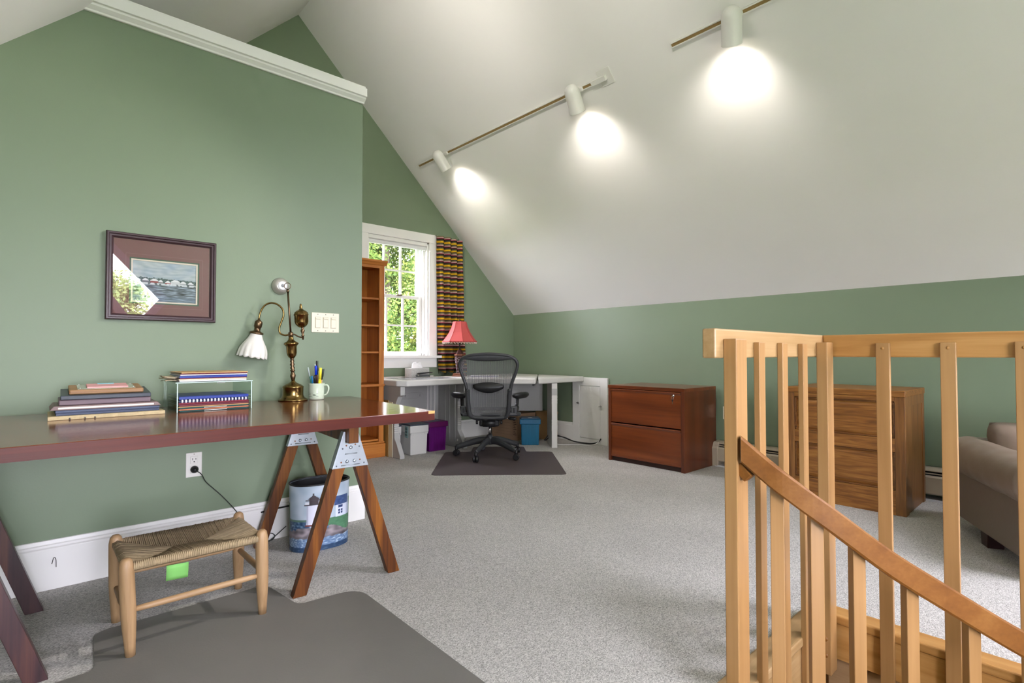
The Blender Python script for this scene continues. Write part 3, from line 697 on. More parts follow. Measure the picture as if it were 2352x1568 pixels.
LEG_SHADED = wood('stained_leg_shaded', '#24141a', '#3c2224', '#58342a', 'z', .9, .4, coat=.05, contrast=.9)  # same leg stain, darkened and purpled to paint in the light there
def sawhorse(label, loc, rz, ysep, outer, LEGW=LEGW):
    t = thing('sawhorse', label, 'sawhorse', loc, rz, group='sawhorses under the long desk')
    MB().box(-.022, .022, -.040, ysep + .07, .613, .7065).build('beam', LEGW, t, bevel=.002)
    sl = (outer - .0475) / .600; w = .055
    def xo(z): return outer - sl * z
    for sx, k in ((-1, 0), (1, 0), (-1, 1), (1, 1)):
        ya, yb = k * ysep, k * ysep + .040
        q = [(sx * xo(0), 0), (sx * (xo(0) - w), 0), (sx * (xo(.585) - w), .585), (sx * xo(.585), .585)]
        MB().prism(q, ya, yb, 'y').build('leg', LEGW, t, bevel=.002)
    for k in (0, 1):
        y = k * ysep - .0035; z0 = .505
        e = lambda z: xo(z) + .002
        br = MB().prism([(-e(z0), z0), (e(z0), z0), (e(.66), .66), (.024, .66), (.024, .611), (-.024, .611), (-.024, .66), (-e(.66), .66)], y - .0015, y + .003, 'y').build('bracket', STEEL, t, bevel=.001)
        for sx in (-1, 1):
            MB().add([(sx * e(z0), y - .001, z0), (sx * e(.66), y - .001, .66), (sx * e(.66), y + .032, .66), (sx * e(z0), y + .032, z0)], [(0, 1, 2, 3)]).build('flange', STEEL, br, solid=.002)
        for x, z in ((0, .591), (-.016, .532), (.016, .532)): MB().lathe([(.0078, 0), (.0065, .004), (.004, .0055), (.0001, .006)], 14, M=Matrix.Translation((x, y - .0015, z)) @ Matrix.Rotation(R(90), 4, 'X')).build('rivet', STEEL, br)
        for x0, x1, z in ((-.026, .028, .564), (-.042, .040, .516)): MB().tube([(x0, y - .002, z), (x1, y - .002, z)], .0024, 8).build('rib', STEEL, br)
        for x, z in ((-.020, .600), (.020, .602), (-.042, .530), (.041, .534)): MB().box(-.0030, .0030, y - .0022, y - .0012, -.0030, .0030, Matrix.Translation((x, 0, z)) @ Matrix.Rotation(R(45), 4, 'Y')).build('hole', mat('hole_wood', (120, 70, 36), .7), br)
        for x, z in ((-.062, .516), (.060, .518), (-.036, .588), (.038, .592)): MB().lathe([(.0036, 0), (.003, .0016), (.0001, .002)], 8, M=Matrix.Translation((x, y - .0015, z)) @ Matrix.Rotation(R(90), 4, 'X')).build('screw', mat('screw_dark', (110, 116, 120), .4, .7), br)
    return t
sawhorse('dark-stained sawhorse at the right end of the long desk, by the lighthouse bin', (1.050, 2.196, 0), R(-5.0), .70, .2355)
sawhorse('dark-stained sawhorse at the left end of the long desk, cut by the photo edge', (-.185, 2.180, 0), 0, .59, .250, LEG_SHADED)

# ================================================================== THINGS ON THE LONG DESK
def slabthing(name, label, cat, x0, x1, y0, y1, z0, z1, m, rz=0., bev=.001, group=None):
    c = ((x0 + x1) / 2, (y0 + y1) / 2, z0)
    o = MB().box(x0 - c[0], x1 - c[0], y0 - c[1], y1 - c[1], 0, z1 - z0).build(name, m, bevel=bev, M=Matrix.Translation(c) @ Matrix.Rotation(rz, 4, 'Z'))
    return tag(o, label, cat, group)
GS = 'stack of frames and boards at the left end of the desk'
z = DZ + .0005
# 1 rough bark-edged board
o = thing('wooden_board', 'pale rough-edged board at the bottom of the left stack', 'board', (.247, 2.725, z), R(-1.2), GS)
MB().box(-.183, .183, -.125, .125, 0, .014).build('board', mat('pale_rough_edge', (200, 182, 140), .7, var=.3, vscale=60, bump=.4, bscale=90), o, bevel=.001)
for x in (-.12, -.075, -.045): MB().lathe([(.003, 0), (.003, .004), (.0001, .005)], 8, M=Matrix.Translation((x, -.125, .004)) @ Matrix.Rotation(R(90), 4, 'X')).build('nail', mat('nail_grey', (120, 120, 118), .4, .6), o)
z += .0145
def book(name, label, x0, x1, y0, y1, z0, t, cover, page=None, rz=0., group=None, spine='-y'):
    c = ((x0 + x1) / 2, (y0 + y1) / 2, z0); hx, hy = (x1 - x0) / 2, (y1 - y0) / 2
    o = thing(name, label, 'book', c, rz, group); k = min(.002, t * .22)
    s = MB().box(-hx, hx, -hy, hy, 0, k).box(-hx, hx, -hy, hy, t - k, t)
    s.box(-hx, hx, -hy, -hy + .002, k, t - k)
    s.build('cover', cover, o, bevel=.0006)
    MB().box(-hx + .003, hx - .003, -hy + .003, hy - .003, k, t - k).build('pages', page or PAPER, o)
    return o
NAVY = mat('navy_cover', (56, 66, 92), .45, var=.1); ROYAL = mat('royal_blue_cover', (34, 56, 140), .35, var=.15, vscale=10); BURG = mat('burgundy_cover', (98, 22, 40), .45, var=.12)
book('thin_book', 'slate-blue thin book lying lowest on the pale board', .085, .410, 2.62, 2.84, z, .010, NAVY, group=GS); z += .0105
book('thin_book', 'slate-blue thin book lying second on the pale board', .083, .411, 2.618, 2.845, z, .009, mat('slate_cover', (70, 82, 108), .45), group=GS); z += .0095
o = thing('certificate_frame', 'taupe wooden frame with sloped edges in the left stack', 'frame', (.243, 2.735, z), R(-1), GS)
MB().prism([(-.175, 0), (.175, 0), (.163, .016), (-.163, .016)], -.118, .118, 'y').build('frame', mat('taupe_wood', (128, 108, 104), .5, var=.2, vscale=12, stretch=(1, 20, 20)), o, bevel=.002)
MB().box(-.15, .15, -.1182, .1, .0045, .011).build('cream_page', PAPER, o); z += .0165
slabthing('wooden_plaque', 'mauve-brown wooden plaque under the black frame', 'plaque', .095, .385, 2.63, 2.85, z, z + .021, mat('mauve_wood', (110, 92, 98), .5, var=.15, vscale=8, stretch=(1, 16, 16)), R(-1.5), .004, GS); z += .0215
o = thing('picture_frame', 'empty blue-black picture frame lying flat in the left stack', 'frame', (.243, 2.735, z), R(-2.0), GS)
BF = mat('blue_black_frame', (44, 52, 62), .35)
for q in ((-.142, .142, -.112, -.087), (-.142, .142, .087, .112), (-.142, -.117, -.087, .087), (.117, .142, -.087, .087)): MB().box(*q, 0, .016).build('moulding', BF, o, bevel=.002)
MB().box(-.118, .118, -.088, .088, .001, .005).build('glass_back', mat('pale_backing', (176, 186, 184), .15), o); z += .0165
TILT = Matrix.Translation((0, 0, .0078)) @ Matrix.Rotation(R(4.0), 4, 'X')
o.matrix_basis = o.matrix_basis @ TILT
o = thing('wooden_clipboard', 'oak plaque with clear plate and four pins on top of the left stack', 'plaque', (.243, 2.733, z), R(-1.5), GS)
MB().box(-.118, .118, -.088, .088, 0, .017).build('plaque', wood('plaque_oak', '#8a6440', '#a07a52', '#b28c62', 'x', 1.2, .5), o, bevel=.004)
MB().box(-.092, .092, -.068, .068, .017, .0185).build('clear_plate', mat('greenish_plate', (170, 172, 150), .1), o)
for x, y in ((-.085, -.06), (.085, -.06), (-.085, .06), (.085, .06)): MB().lathe([(.003, .0185), (.003, .021), (.0001, .022)], 10, o=(x, y, 0)).build('pin', CHROME, o)
z += .019
o.matrix_basis = o.matrix_basis @ TILT
o = thing('note_pad', 'pink note pad with a pale blue tab on top of the left stack', 'notepad', (.247, 2.735, z), R(-2))
MB().box(-.066, .066, -.055, .055, 0, .0045).build('pad', mat('pink_paper', (224, 166, 164), .8), o)
MB().box(-.030, .024, .030, .0555, .0046, .006).build('tab', mat('pale_blue_tab', (140, 200, 214), .6), o)
o.matrix_basis = o.matrix_basis @ TILT

# acrylic riser with papers under and on top ------------------------------------
AX0, AX1, AY0, AY1, AH = .468, .765, 2.60, 2.885, .122
ar = thing('acrylic_riser', 'clear acrylic riser shelf over a stack of booklets on the desk', 'riser', (.615, 2.74, DZ))
def acrylic():
    m = bpy.data.materials.new('clear_acrylic'); m.use_nodes = True; N = m.node_tree.nodes; L = m.node_tree.links; N.remove(N['Principled BSDF'])
    tr = N.new('ShaderNodeBsdfTransparent'); tr.inputs[0].default_value = (.80, .88, .84, 1)
    gl = N.new('ShaderNodeBsdfGlossy'); gl.inputs['Roughness'].default_value = .03
    fr = two_sided_fresnel(m.node_tree, 1.5); mx = N.new('ShaderNodeMixShader')
    L.new(fr.outputs[0], mx.inputs[0]); L.new(tr.outputs[0], mx.inputs[1]); L.new(gl.outputs[0], mx.inputs[2]); L.new(mx.outputs[0], N['Material Output'].inputs[0])
    return m
ACR = acrylic(); z0 = DZ + .0004
MB().box(AX0, AX0 + .006, AY0, AY1, z0, DZ + AH).build('side_panel', ACR, ar, world=True)
MB().box(AX1 - .006, AX1, AY0, AY1, z0, DZ + AH).build('side_panel', ACR, ar, world=True)
MB().box(AX0 - .004, AX1 + .002, AY0, AY1, DZ + AH + .0002, DZ + AH + .006).build('shelf', ACR, ar, world=True)
MB().box(AX0 + .001, AX0 + .005, AY0 - .0005, AY0, z0, DZ + AH).build('polished_edge', mat('acrylic_edge', (190, 212, 204), .2), ar, world=True)
MB().box(AX1 - .005, AX1 - .001, AY0 - .0005, AY0, z0, DZ + AH).build('polished_edge', mat('acrylic_edge', (190, 212, 204), .2), ar, world=True)
MB().box(AX0 - .004, AX1 + .002, AY0 - .0005, AY0, DZ + AH + .001, DZ + AH + .005).build('polished_edge', mat('acrylic_edge', (190, 212, 204), .2), ar, world=True)
GB = 'booklets under the acrylic riser'; GT = 'folders on top of the acrylic riser'
z = DZ + .0005
TEAL = mat('dark_teal_cover', (34, 74, 72), .3)
def spine_print(o, w, y, zc):
    MB().box(-w, w, y - .0004, y + .0002, zc - .0011, zc + .0011).build('spine_print', PAPER, o)
for nm, lb, t, cv, pg, rz in (
    ('magazine', 'dark green magazine lowest under the acrylic riser', .006, TEAL, PAPER, R(.8)),
    ('magazine', 'orange-spined magazine under the acrylic riser', .0055, mat('orange_spine', (196, 120, 84), .4), PAPER, R(-.4)),
    ('magazine', 'dark green magazine just above the orange one under the riser', .006, TEAL, PAPER, R(.5)),
    ('folder', 'tan folder under the burgundy books in the riser', .004, mat('tan_card', (196, 160, 110), .7), PAPER, R(-.8)),
    ('report', 'thick burgundy report under the acrylic riser', .009, BURG, PAPER, R(.4)),
    ('report', 'thin burgundy report just below the comb-bound one', .006, mat('maroon_card', (120, 26, 46), .5), PAPER, R(-.6))):
    o = book(nm, lb, AX0 + .012, AX1 - .010, AY0 + .012, AY1 - .03, z, t, cv, pg, rz, GB)
    if cv is TEAL: spine_print(o, .045, -(AY1 - .03 - AY0 - .012) / 2, t / 2)
    z += t + .0004
o = book('comb_bound_report', 'navy report with white comb binding under the acrylic riser', AX0 + .012, AX1 - .014, AY0 + .016, AY1 - .03, z, .011, mat('navy_card', (34, 44, 92), .4), PAPER, R(.3), GB)
hy = (AY1 - .03 - AY0 - .016) / 2
for i in range(19):
    x = -.125 + i * .0139
    MB().tube([(x, -hy + .004, .012), (x, -hy - .004, .0125), (x, -hy - .006, .006), (x, -hy - .004, 0.0005), (x, -hy + .004, .0008)], .0036, 6, ell=(1, .35)).build('comb_ring', mat('white_comb', (226, 228, 232), .3), o)
z += .0135
book('binder', 'royal blue binder on top of the pile under the acrylic riser', AX0 + .012, AX1 - .012, AY0 + .010, AY1 - .02, z, .0125, ROYAL, PAPER, R(-.3), GB)
o = thing('price_tag', 'small white sticker card behind the riser shelf', 'sticker', (.70, 2.86, DZ + AH - .016), 0)
MB().box(-.018, .018, -.001, .001, 0, .012).build('card', PAPER, o)
z = DZ + AH + .0066
for nm, lb, t, cv, rz, dx in (
    ('folder', 'white folder at the bottom of the pile on the riser', .006, mat('white_card', (226, 226, 230), .5), R(1.), 0),
    ('folder', 'cream folder second from the bottom on the riser', .005, mat('cream_card', (222, 208, 178), .7), R(-1.), .002),
    ('folder', 'thin maroon folder below the blue binder on the riser', .003, mat('maroon_card', (120, 26, 46), .5), R(.4), .003),
    ('binder', 'royal blue binder in the pile on the riser', .0105, ROYAL, R(-.4), .004),
    ('folder', 'white folder above the blue binder on the riser', .004, mat('white_card', (226, 226, 230), .5), R(.6), .004),
    ('folder', 'maroon folder near the top of the riser pile', .0045, BURG, R(-.5), .006),
    ('folder', 'tan card folder at the very top of the riser pile', .004, mat('tan_card', (196, 160, 110), .7), R(1.4), .006)):
    book(nm, lb, AX0 + .010 + dx, AX1 - .022 + dx, AY0 + .014, AY1 - .05, z, t, cv, PAPER, rz, GT); z += t + .0004
o = thing('loose_papers', 'curled loose papers sticking out left of the pile on the riser', 'papers', (AX0 - .005, 2.70, DZ + AH + .0066))
for i, (dz, w) in enumerate(((.004, .03), (.010, .036), (.016, .034), (.021, .03))):
    s = MB(); s.grid(lambda a, b: (-w + (w + .012) * a, -.07 + .12 * b, dz + .006 * math.sin(a * 2.2 + i) * (1 - a) + .003 * math.sin(b * 5 + i)), 8, 6)
    s.build('sheet', mat('old_paper', (190, 176, 148), .8), o, solid=.0012)

# brass lamp ---------------------------------------------------------------------
LM = thing('brass_desk_lamp', 'tall antique brass desk lamp with white ruffled glass shade', 'lamp', (1.047, 2.868, DZ), _A - R(90) + R(12))
LM.matrix_basis = Matrix.Translation((1.047, 2.868, DZ + .0005)) @ Matrix.Rotation(R(-30), 4, 'Z')
# local x points to the right along the view
oct_prof = [(.072, 0), (.074, .004), (.070, .008), (.060, .014), (.053, .024), (.0515, .030), (.0515, .068), (.0535, .071), (.050, .076), (.040, .084), (.022, .092), (.012, .098), (.0085, .108)]
MB().lathe(oct_prof, 40).build('base', BRASS, LM)
MB().lathe([(.0085, .106), (.012, .120), (.0145, .130), (.011, .142), (.0075, .152), (.013, .156), (.013, .159), (.0075, .163), (.0125, .172), (.0075, .181), (.013, .190), (.0075, .199), (.012, .208), (.0075, .216), (.0115, .219), (.009, .223)], 24).build('turned_stem', BRASSD, LM)
MB().lathe([(.009, .222), (.016, .228), (.022, .238), (.0255, .252), (.0265, .285), (.030, .291), (.0365, .297), (.0375, .301), (.034, .307), (.022, .313), (.014, .322), (.012, .332), (.011, .340)], 28).build('vase', BRASS, LM)
MB().lathe([(.0125, .336), (.0125, .360), (.008, .363)], 20).build('hub', BRASSD, LM)
MB().tube([(0, 0, .355), (-.004, 0, .580)], .0052, 12).build('upper_rod', BRASSD, LM)
MB().lathe([(.0075, .575), (.0075, .582), (.0055, .588)], 16, o=(-.004, 0, 0)).build('rod_collar', BRASSD, LM)
MB().tube([(-.004 + .0165 * math.sin(a), 0, .607 - .0165 * math.cos(a)) for a in [i * math.pi / 12 for i in range(25)]], .0018, 8, caps=False).build('finger_ring', BRASSD, LM)
arm = catmull([(-.008, 0, .349), (-.030, 0, .347), (-.052, 0, .358), (-.056, 0, .385), (-.043, 0, .42), (-.031, 0, .455), (-.036, 0, .487), (-.06, 0, .512), (-.092, 0, .520), (-.122, 0, .507), (-.143, 0, .475), (-.154, 0, .435)], 5)
MB().tube(arm, .0048, 12).build('curved_arm', BRASS, LM)
TL = Matrix.Translation((-.163, 0, .385)) @ Matrix.Rotation(R(13), 4, 'Y')
MB().lathe([(.006, .052), (.012, .046), (.0185, .040), (.0195, .030), (.019, .012), (.0155, .008), (.0155, -.008), (.0225, -.012), (.032, -.016), (.034, -.022), (.030, -.026)], 26, M=TL).build('socket', BRASSD, LM)
def ruff(r, zz, a, j):
    k = max(0, (j - 3)) / 6
    return r * (1 + .045 * k * math.cos(a * 14)), zz - .006 * k * abs(math.cos(a * 7)) * (1 if j > 8 else 0)
OPAL = mat('opal_glass', (222, 219, 211), .12, sss=.15, coat=.5)
MB().lathe([(.028, -.022), (.030, -.034), (.036, -.048), (.047, -.066), (.058, -.084), (.066, -.102), (.070, -.118), (.0715, -.130), (.072, -.138), (.0725, -.143), (.070, -.143), (.068, -.128), (.055, -.084), (.033, -.048), (.026, -.022)], 84, M=TL, mod=ruff).build('glass_shade', OPAL, LM)
MB().tube(catmull([(.010, 0, .349), (.022, 0, .347), (.034, 0, .338), (.048, 0, .333), (.058, 0, .332)], 4), .0042, 10).build('right_arm', BRASSD, LM)
MB().lathe([(.003, .318), (.005, .322), (.0055, .336), (.009, .340), (.006, .346), (.0075, .356), (.011, .366), (.008, .374), (.0055, .379), (.010, .384)], 20, o=(.060, 0, 0)).build('oil_stem', BRASSD, LM)
MB().lathe([(.010, .383), (.022, .390), (.032, .402), (.0355, .414), (.0355, .448), (.0385, .450), (.0385, .453), (.0355, .456), (.034, .464), (.024, .472), (.012, .480), (.006, .487), (.009, .493), (.005, .499), (.006, .505), (.002, .511)], 30, o=(.057, 0, 0)).build('oil_reservoir', BRASS, LM)

for ch in [c for c in bpy.data.objects if c.parent == LM and not c.name.startswith('base')]:
    ch.matrix_basis = Matrix.Translation((0, 0, .10)) @ Matrix.Rotation(R(-3.2), 4, 'Y') @ Matrix.Translation((0, 0, -.10))
# mug and pens -------------------------------------------------------------------
MGX, MGY = 1.165, 2.848
mg = thing('ceramic_mug', 'pale green speckled mug holding pens beside the brass lamp', 'mug', (MGX, MGY, DZ + .0005), R(-38))
MUG = mat('celadon_glaze', (206, 219, 196), .25, var=.12, vscale=45, coat=.3)
MB().lathe([(.036, 0), (.0385, .004), (.0395, .012), (.0405, .05), (.040, .078), (.043, .086), (.0425, .088), (.0395, .084), (.037, .05), (.035, .010), (.0001, .008)], 36).build('cup', MUG, mg)
MB().lathe([(.0355, .0002), (.037, .005), (.0395, .006)], 36).build('foot', mat('bare_clay', (196, 170, 158), .7), mg)
MB().tube(catmull([(.038, 0, .076), (.054, 0, .077), (.063, 0, .066), (.062, 0, .046), (.052, 0, .028), (.038, 0, .022)], 6), [.0065] * 31, 10, ell=(1.2, .7)).build('handle', MUG, mg)
for i in range(16):
    a = R(-150 + random.random() * 100); zz = .014 + random.random() * .028; q = random.uniform(.003, .007)
    MB().box(-q, q, -.0006, .0003, -.0008, .0008, Matrix.Rotation(a + R(90), 4, 'Z') @ Matrix.Translation((0, -.0408, zz))).build('glaze_mark', mat('glaze_dark', (92, 110, 84), .4), mg)
pens = [  # dx along view-right, dy depth, top lean (x), length, radius, colour, cap colour, label
    (-.026, .0, -.034, .150, .0040, (206, 210, 204), (168, 180, 176), 'white-capped pen leaning left in the mug'),
    (-.022, -.015, -.016, .105, .0036, (190, 160, 80), (40, 120, 110), 'yellow and teal patterned pencil in the mug'),
    (-.012, .010, -.008, .165, .0036, (120, 132, 150), (222, 226, 224), 'silver pen with a white tip in the mug'),
    (-.010, -.014, -.014, .108, .0042, (36, 112, 176), (40, 130, 190), 'sky-blue pen at the front of the mug'),
    (-.001, .004, -.006, .158, .0068, (190, 196, 205), (14, 58, 208), 'marker with bright blue cap in the mug'),
    (.001, -.020, -.002, .110, .0064, (24, 24, 25), (30, 30, 30), 'short thick black pen at the front of the mug'),
    (.010, .012, -.012, .182, .0048, (200, 202, 204), (20, 20, 20), 'tallest black-capped pen in the mug'),
    (.013, -.014, .0, .112, .0060, (52, 30, 28), (60, 34, 30), 'dark brown pen at the front of the mug'),
    (.018, .008, .002, .142, .0036, (214, 150, 34), (90, 80, 60), 'orange pencil standing in the mug'),
    (.024, -.006, .010, .148, .0082, (228, 214, 40), (232, 220, 60), 'fat yellow highlighter in the mug'),
    (.030, .004, .016, .142, .0040, (206, 168, 120), (36, 44, 40), 'pen with dark green clip leaning right in the mug')]
vr = Vector((_r.x, _r.y, 0)); vd = Vector((-_r.y, _r.x, 0))
for dx, dy, ln, le, rr, c1, c2, lb in pens:
    b0 = Vector((MGX, MGY, DZ + .012)) + vr * dx * .55 + vd * dy * .8
    tp = b0 + Vector((0, 0, le * 1.08)) + vr * ln + vd * dy * .5
    nm = 'marker_pen' if rr > .006 else 'pen'
    t = thing(nm, lb, 'pen', tuple(b0), group='pens in the mug')
    k = b0.lerp(tp, .62)
    MB().tube([b0, k], rr * .9, 10).build('barrel', mat('pen_%d_%d_%d' % c1, c1, .35), t, world=True)
    MB().tube([k, b0.lerp(tp, .97), tp], [rr, rr, rr * .7], 10).build('cap', mat('pen_%d_%d_%d' % c2, c2, .35), t, world=True)
    if 'black-capped' in lb or 'clip' in lb:
        MB().tube([tp + vr * rr * 1.6, b0.lerp(tp, .72) + vr * rr * 1.6], .0012, 6).build('clip', mat('pen_20_20_20', (20, 20, 20), .3), t, world=True)

# ================================================================== RUSH STOOL
so = thing('rush_seat_stool', 'low wooden footstool with woven rush seat under the long desk', 'stool', (.468, 2.31, 0))
corners = {(-1, -1): ((.268, 2.160), (.250, 2.148)), (1, -1): ((.684, 2.170), (.672, 2.150)), (1, 1): ((.682, 2.478), (.672, 2.450)), (-1, 1): ((.262, 2.478), (.254, 2.450))}
ZS = .298
for k, (bt, tp) in corners.items():
    p0 = Vector((bt[0], bt[1], .0042 if bt[1] < 2.42 else .0)); p1 = Vector((tp[0], tp[1], .330))
    pts = [p0.lerp(p1, t) for t in (0, .12, .30, .45, .62, .78, .90, .97, .995, 1.0)]
    MB().tube(pts, [.0145, .0165, .0205, .0225, .0225, .0225, .0220, .018, .011, .004], 18).build('leg', STOOLW, so, world=True)
def cpt(k, z):
    b, t = corners[k]; return Vector((b[0], b[1], 0)).lerp(Vector((t[0], t[1], .330)), z / .330)
for a, b, z, m in (((-1, -1), (1, -1), .155, STOOLX), ((-1, 1), (1, 1), .180, STOOLX), ((-1, -1), (-1, 1), .135, STOOLY), ((1, -1), (1, 1), .170, STOOLY)):
    p, q = cpt(a, z), cpt(b, z)
    MB().tube([p.lerp(q, t) for t in (0, .15, .5, .85, 1)], [.0085, .0105, .0115, .0105, .0085], 12).build('rung', m, so, world=True)
for a, b in (((-1, -1), (1, -1)), ((-1, 1), (1, 1)), ((-1, -1), (-1, 1)), ((1, -1), (1, 1))):
    MB().tube([cpt(a, ZS), cpt(b, ZS)], .009, 10).build('seat_rail', STOOLX, so, world=True)
RUSH = mat('twisted_rush', (150, 132, 102), .75, var=.38, vscale=55, bump=.3, bscale=120)
x0, x1 = cpt((-1, -1), ZS).x + .010, cpt((1, -1), ZS).x - .010
y0, y1 = cpt((-1, -1), ZS).y, cpt((-1, 1), ZS).y
ym = (y0 + y1) / 2; half = (y1 - y0) / 2
s = MB(); pitch = .0056; rz_ = .0125
def strand(a, b, wrap):
    """a = at rail, b = towards the middle; wraps over the rail"""
    a, b = Vector(a), Vector(b); d = (a - b).normalized()
    j = random.uniform(-.0010, .0010)
    pts = [a - d * .004 + Vector((0, 0, -rz_)), a + d * (.011 + j) + Vector((0, 0, -.006)), a + d * (.0105 + j) + Vector((0, 0, .005)), a - d * .002 + Vector((0, 0, rz_ + j))]
    L_ = (a - b).length
    for t in (.3, .65, 1.0): pts.append(a.lerp(b, t) + Vector((0, 0, rz_ * (1 - t) - .010 * t * min(1, L_ / .1) + j)))
    s.tube(pts, .0031, 5, caps=False)
n = int((x1 - x0) / pitch)
for i in range(n + 1):
    x = x0 + pitch * i
    dmin = min(x - x0, x1 - x) ; reach = min(half, dmin + .004) * 1.0
    if reach > .012:
        strand((x, y0, ZS), (x, y0 + reach, ZS), 0); strand((x, y1, ZS), (x, y1 - reach, ZS), 0)
n = int((y1 - y0 - .012) / pitch)
for i in range(n + 1):
    y = y0 + .006 + pitch * i
    reach = max(.01, min(y - y0, y1 - y))
    strand((x0 - .006, y, ZS), (x0 + reach, y, ZS), 0); strand((x1 + .006, y, ZS), (x1 - reach, y, ZS), 0)
so_seat = s.build('woven_seat', RUSH, so, world=True); so_seat['kind'] = 'stuff'
MB().box(x0, x1, y0, y1, ZS - .016, ZS - .013).build('seat_underside', mat('rush_dark', (92, 76, 50), .9), so, world=True)
o = thing('sticky_note', 'lime green paper note hanging under the footstool', 'note', (.452, 2.45, .116))
s = MB(); s.grid(lambda a, b: (.415 + .075 * a, 2.457 - .010 * math.sin(b * 1.5) , .112 + .062 * b - .004 * a), 4, 5); s.build('paper', mat('lime_paper', (150, 226, 120), .7), o, world=True, solid=.0008)

# ================================================================== LIGHTHOUSE BIN
bn = thing('waste_bin', 'oval waste bin painted with a lighthouse scene, between the sawhorse legs', 'bin', (1.150, 2.760, 0), R(-4))
BA, BB_, BH = .150, .100, .335
def binpt(u, v):
    a = -math.pi + u * 2 * math.pi
    f = 1.0 - .03 * (1 - v)
    sx = math.copysign(abs(math.cos(a)) ** .85, math.cos(a)); sy = math.copysign(abs(math.sin(a)) ** .85, math.sin(a))
    return (BA * f * sx, BB_ * f * sy, BH * v)
def binpaint(u, v):
    # u: angle 0..1 starting at -x, front (-y) is u = .25
    x = (u - .197) / .25          # -1 left edge .. 1 right edge
    n1 = noise.noise((u * 14, v * 7, 1.)); n2 = noise.noise((u * 46, v * 34, 3.)); n3 = noise.noise((u * 24, v * 18, 6.))
    sky = (168 + 28 * n1, 184 + 22 * n1, 198 + 18 * n1); c = sky
    if v < .47 and x < -.1: c = (60 + 60 * n2, 88 + 56 * n2, 118 + 50 * n2)
    if .45 < v < .485 and x < -.1: c = (92, 124, 108)
    if v < .36: c = (120 + 70 * n3, 112 + 66 * n3, 116 + 66 * n3)             # rocks
    rock_top = .30 + .10 * math.exp(-((x + .15) / .35) ** 2) + .05 * n3
    if v < .40 and x < .25 and v > rock_top: c = (66 + 90 * n2, 96 + 80 * n2, 128 + 70 * n2)
    if v < .20 + .07 * n3: 
        k = noise.noise((u * 60, v * 44, 8.)); c = (92 + 130 * max(0, k + .1), 118 + 120 * max(0, k + .1), 152 + 96 * max(0, k + .1))
    if v < .07: c = (38 + 50 * max(0, n2), 62 + 50 * max(0, n2), 92 + 40 * max(0, n2))
    if x > .15 and .30 + .06 * math.sin(x * 6) < v < .47: c = (78 + 16 * n2, 124 + 16 * n2, 92 + 12 * n2)   # grass
    if x > .85 and v > .4 and v < .72: c = (64, 104, 78)
    # lighthouse
    tw = .17 - .05 * (v - .40)
    if -.02 - tw < x < -.02 + tw and .40 < v < .71: c = (206, 208, 222) if x > -.14 else (170, 174, 192)
    if abs(x + .02) < .22 and .695 < v < .712: c = (44, 40, 46)
    if abs(x + .02) < .20 and .712 < v < .745 and abs(x + .02) > .09: c = (214, 216, 224)
    if abs(x + .02) < .10 and .71 < v < .79: c = (52, 40, 46)
    if abs(x + .02) < .18 and .765 < v < .782: c = (58, 44, 50)
    if abs(x + .02) < .13 * (1 - (v - .79) / .06) and .79 <= v < .85: c = (52, 42, 48)
    if abs(x + .02) < .016 and .84 < v < .87: c = (40, 34, 40)
    if -.22 < x < .06 and .385 < v < .405: c = (112, 54, 50)
    # keeper's house
    if .40 < x < .74 and .46 < v < .64: c = (208, 214, 232)
    if .74 <= x < .88 and .46 < v < .60 + .16 * max(0, 1 - abs(x - .80) / .09): c = (176, 182, 204)
    if .36 < x < .86 - .3 * max(0, v - .64) and .64 < v < .78 and x < .80 + .0 * v: c = (58 + 20 * n2, 80 + 20 * n2, 126 + 20 * n2)
    if .46 < x < .60 and .50 < v < .57 and abs(x - .53) > .012 and abs(v - .535) > .006: c = (36, 58, 104)
    if .46 < x < .60 and .59 < v < .63: c = (36, 58, 104)
    return lin(tuple(min(255, max(4, q)) for q in c))
nu, nv = 360, 130
s = MB(); s.grid(binpt, nu, nv, close_u=True)
s.build('painted_body', vcol_mat('bin_paint', .38), bn, colors=[binpaint(i / nu, j / (nv - 1)) for j in range(nv) for i in range(nu)])
rim = [binpt(i / 64, 1.0) for i in range(65)]
MB().tube([(p[0], p[1], BH - .002) for p in rim], .0045, 8, caps=False).build('rim', BLACKP, bn)
s = MB(); s.grid(lambda u, v: tuple(c * (.97 if i < 2 else 1) for i, c in enumerate(binpt(u, .02 + v * .96))), 64, 6, close_u=True); s.build('liner', BLACKP, bn)
s = MB(); s.prism([(binpt(i / 64, .02)[0] * .96, binpt(i / 64, .02)[1] * .96) for i in range(64)], .001, .006, 'z'); s.build('base', BLACKP, bn)
o = thing('black_cable', 'black flat cable lying along the white baseboard behind the bin', 'cable', (1.0, YP - .025, .15))
MB().tube([(.93, YP - .024, .158), (1.0, YP - .025, .163), (1.12, YP - .024, .166), (1.18, YP - .024, .15)], .0045, 8).build('cable', BLACKP, o, world=True)

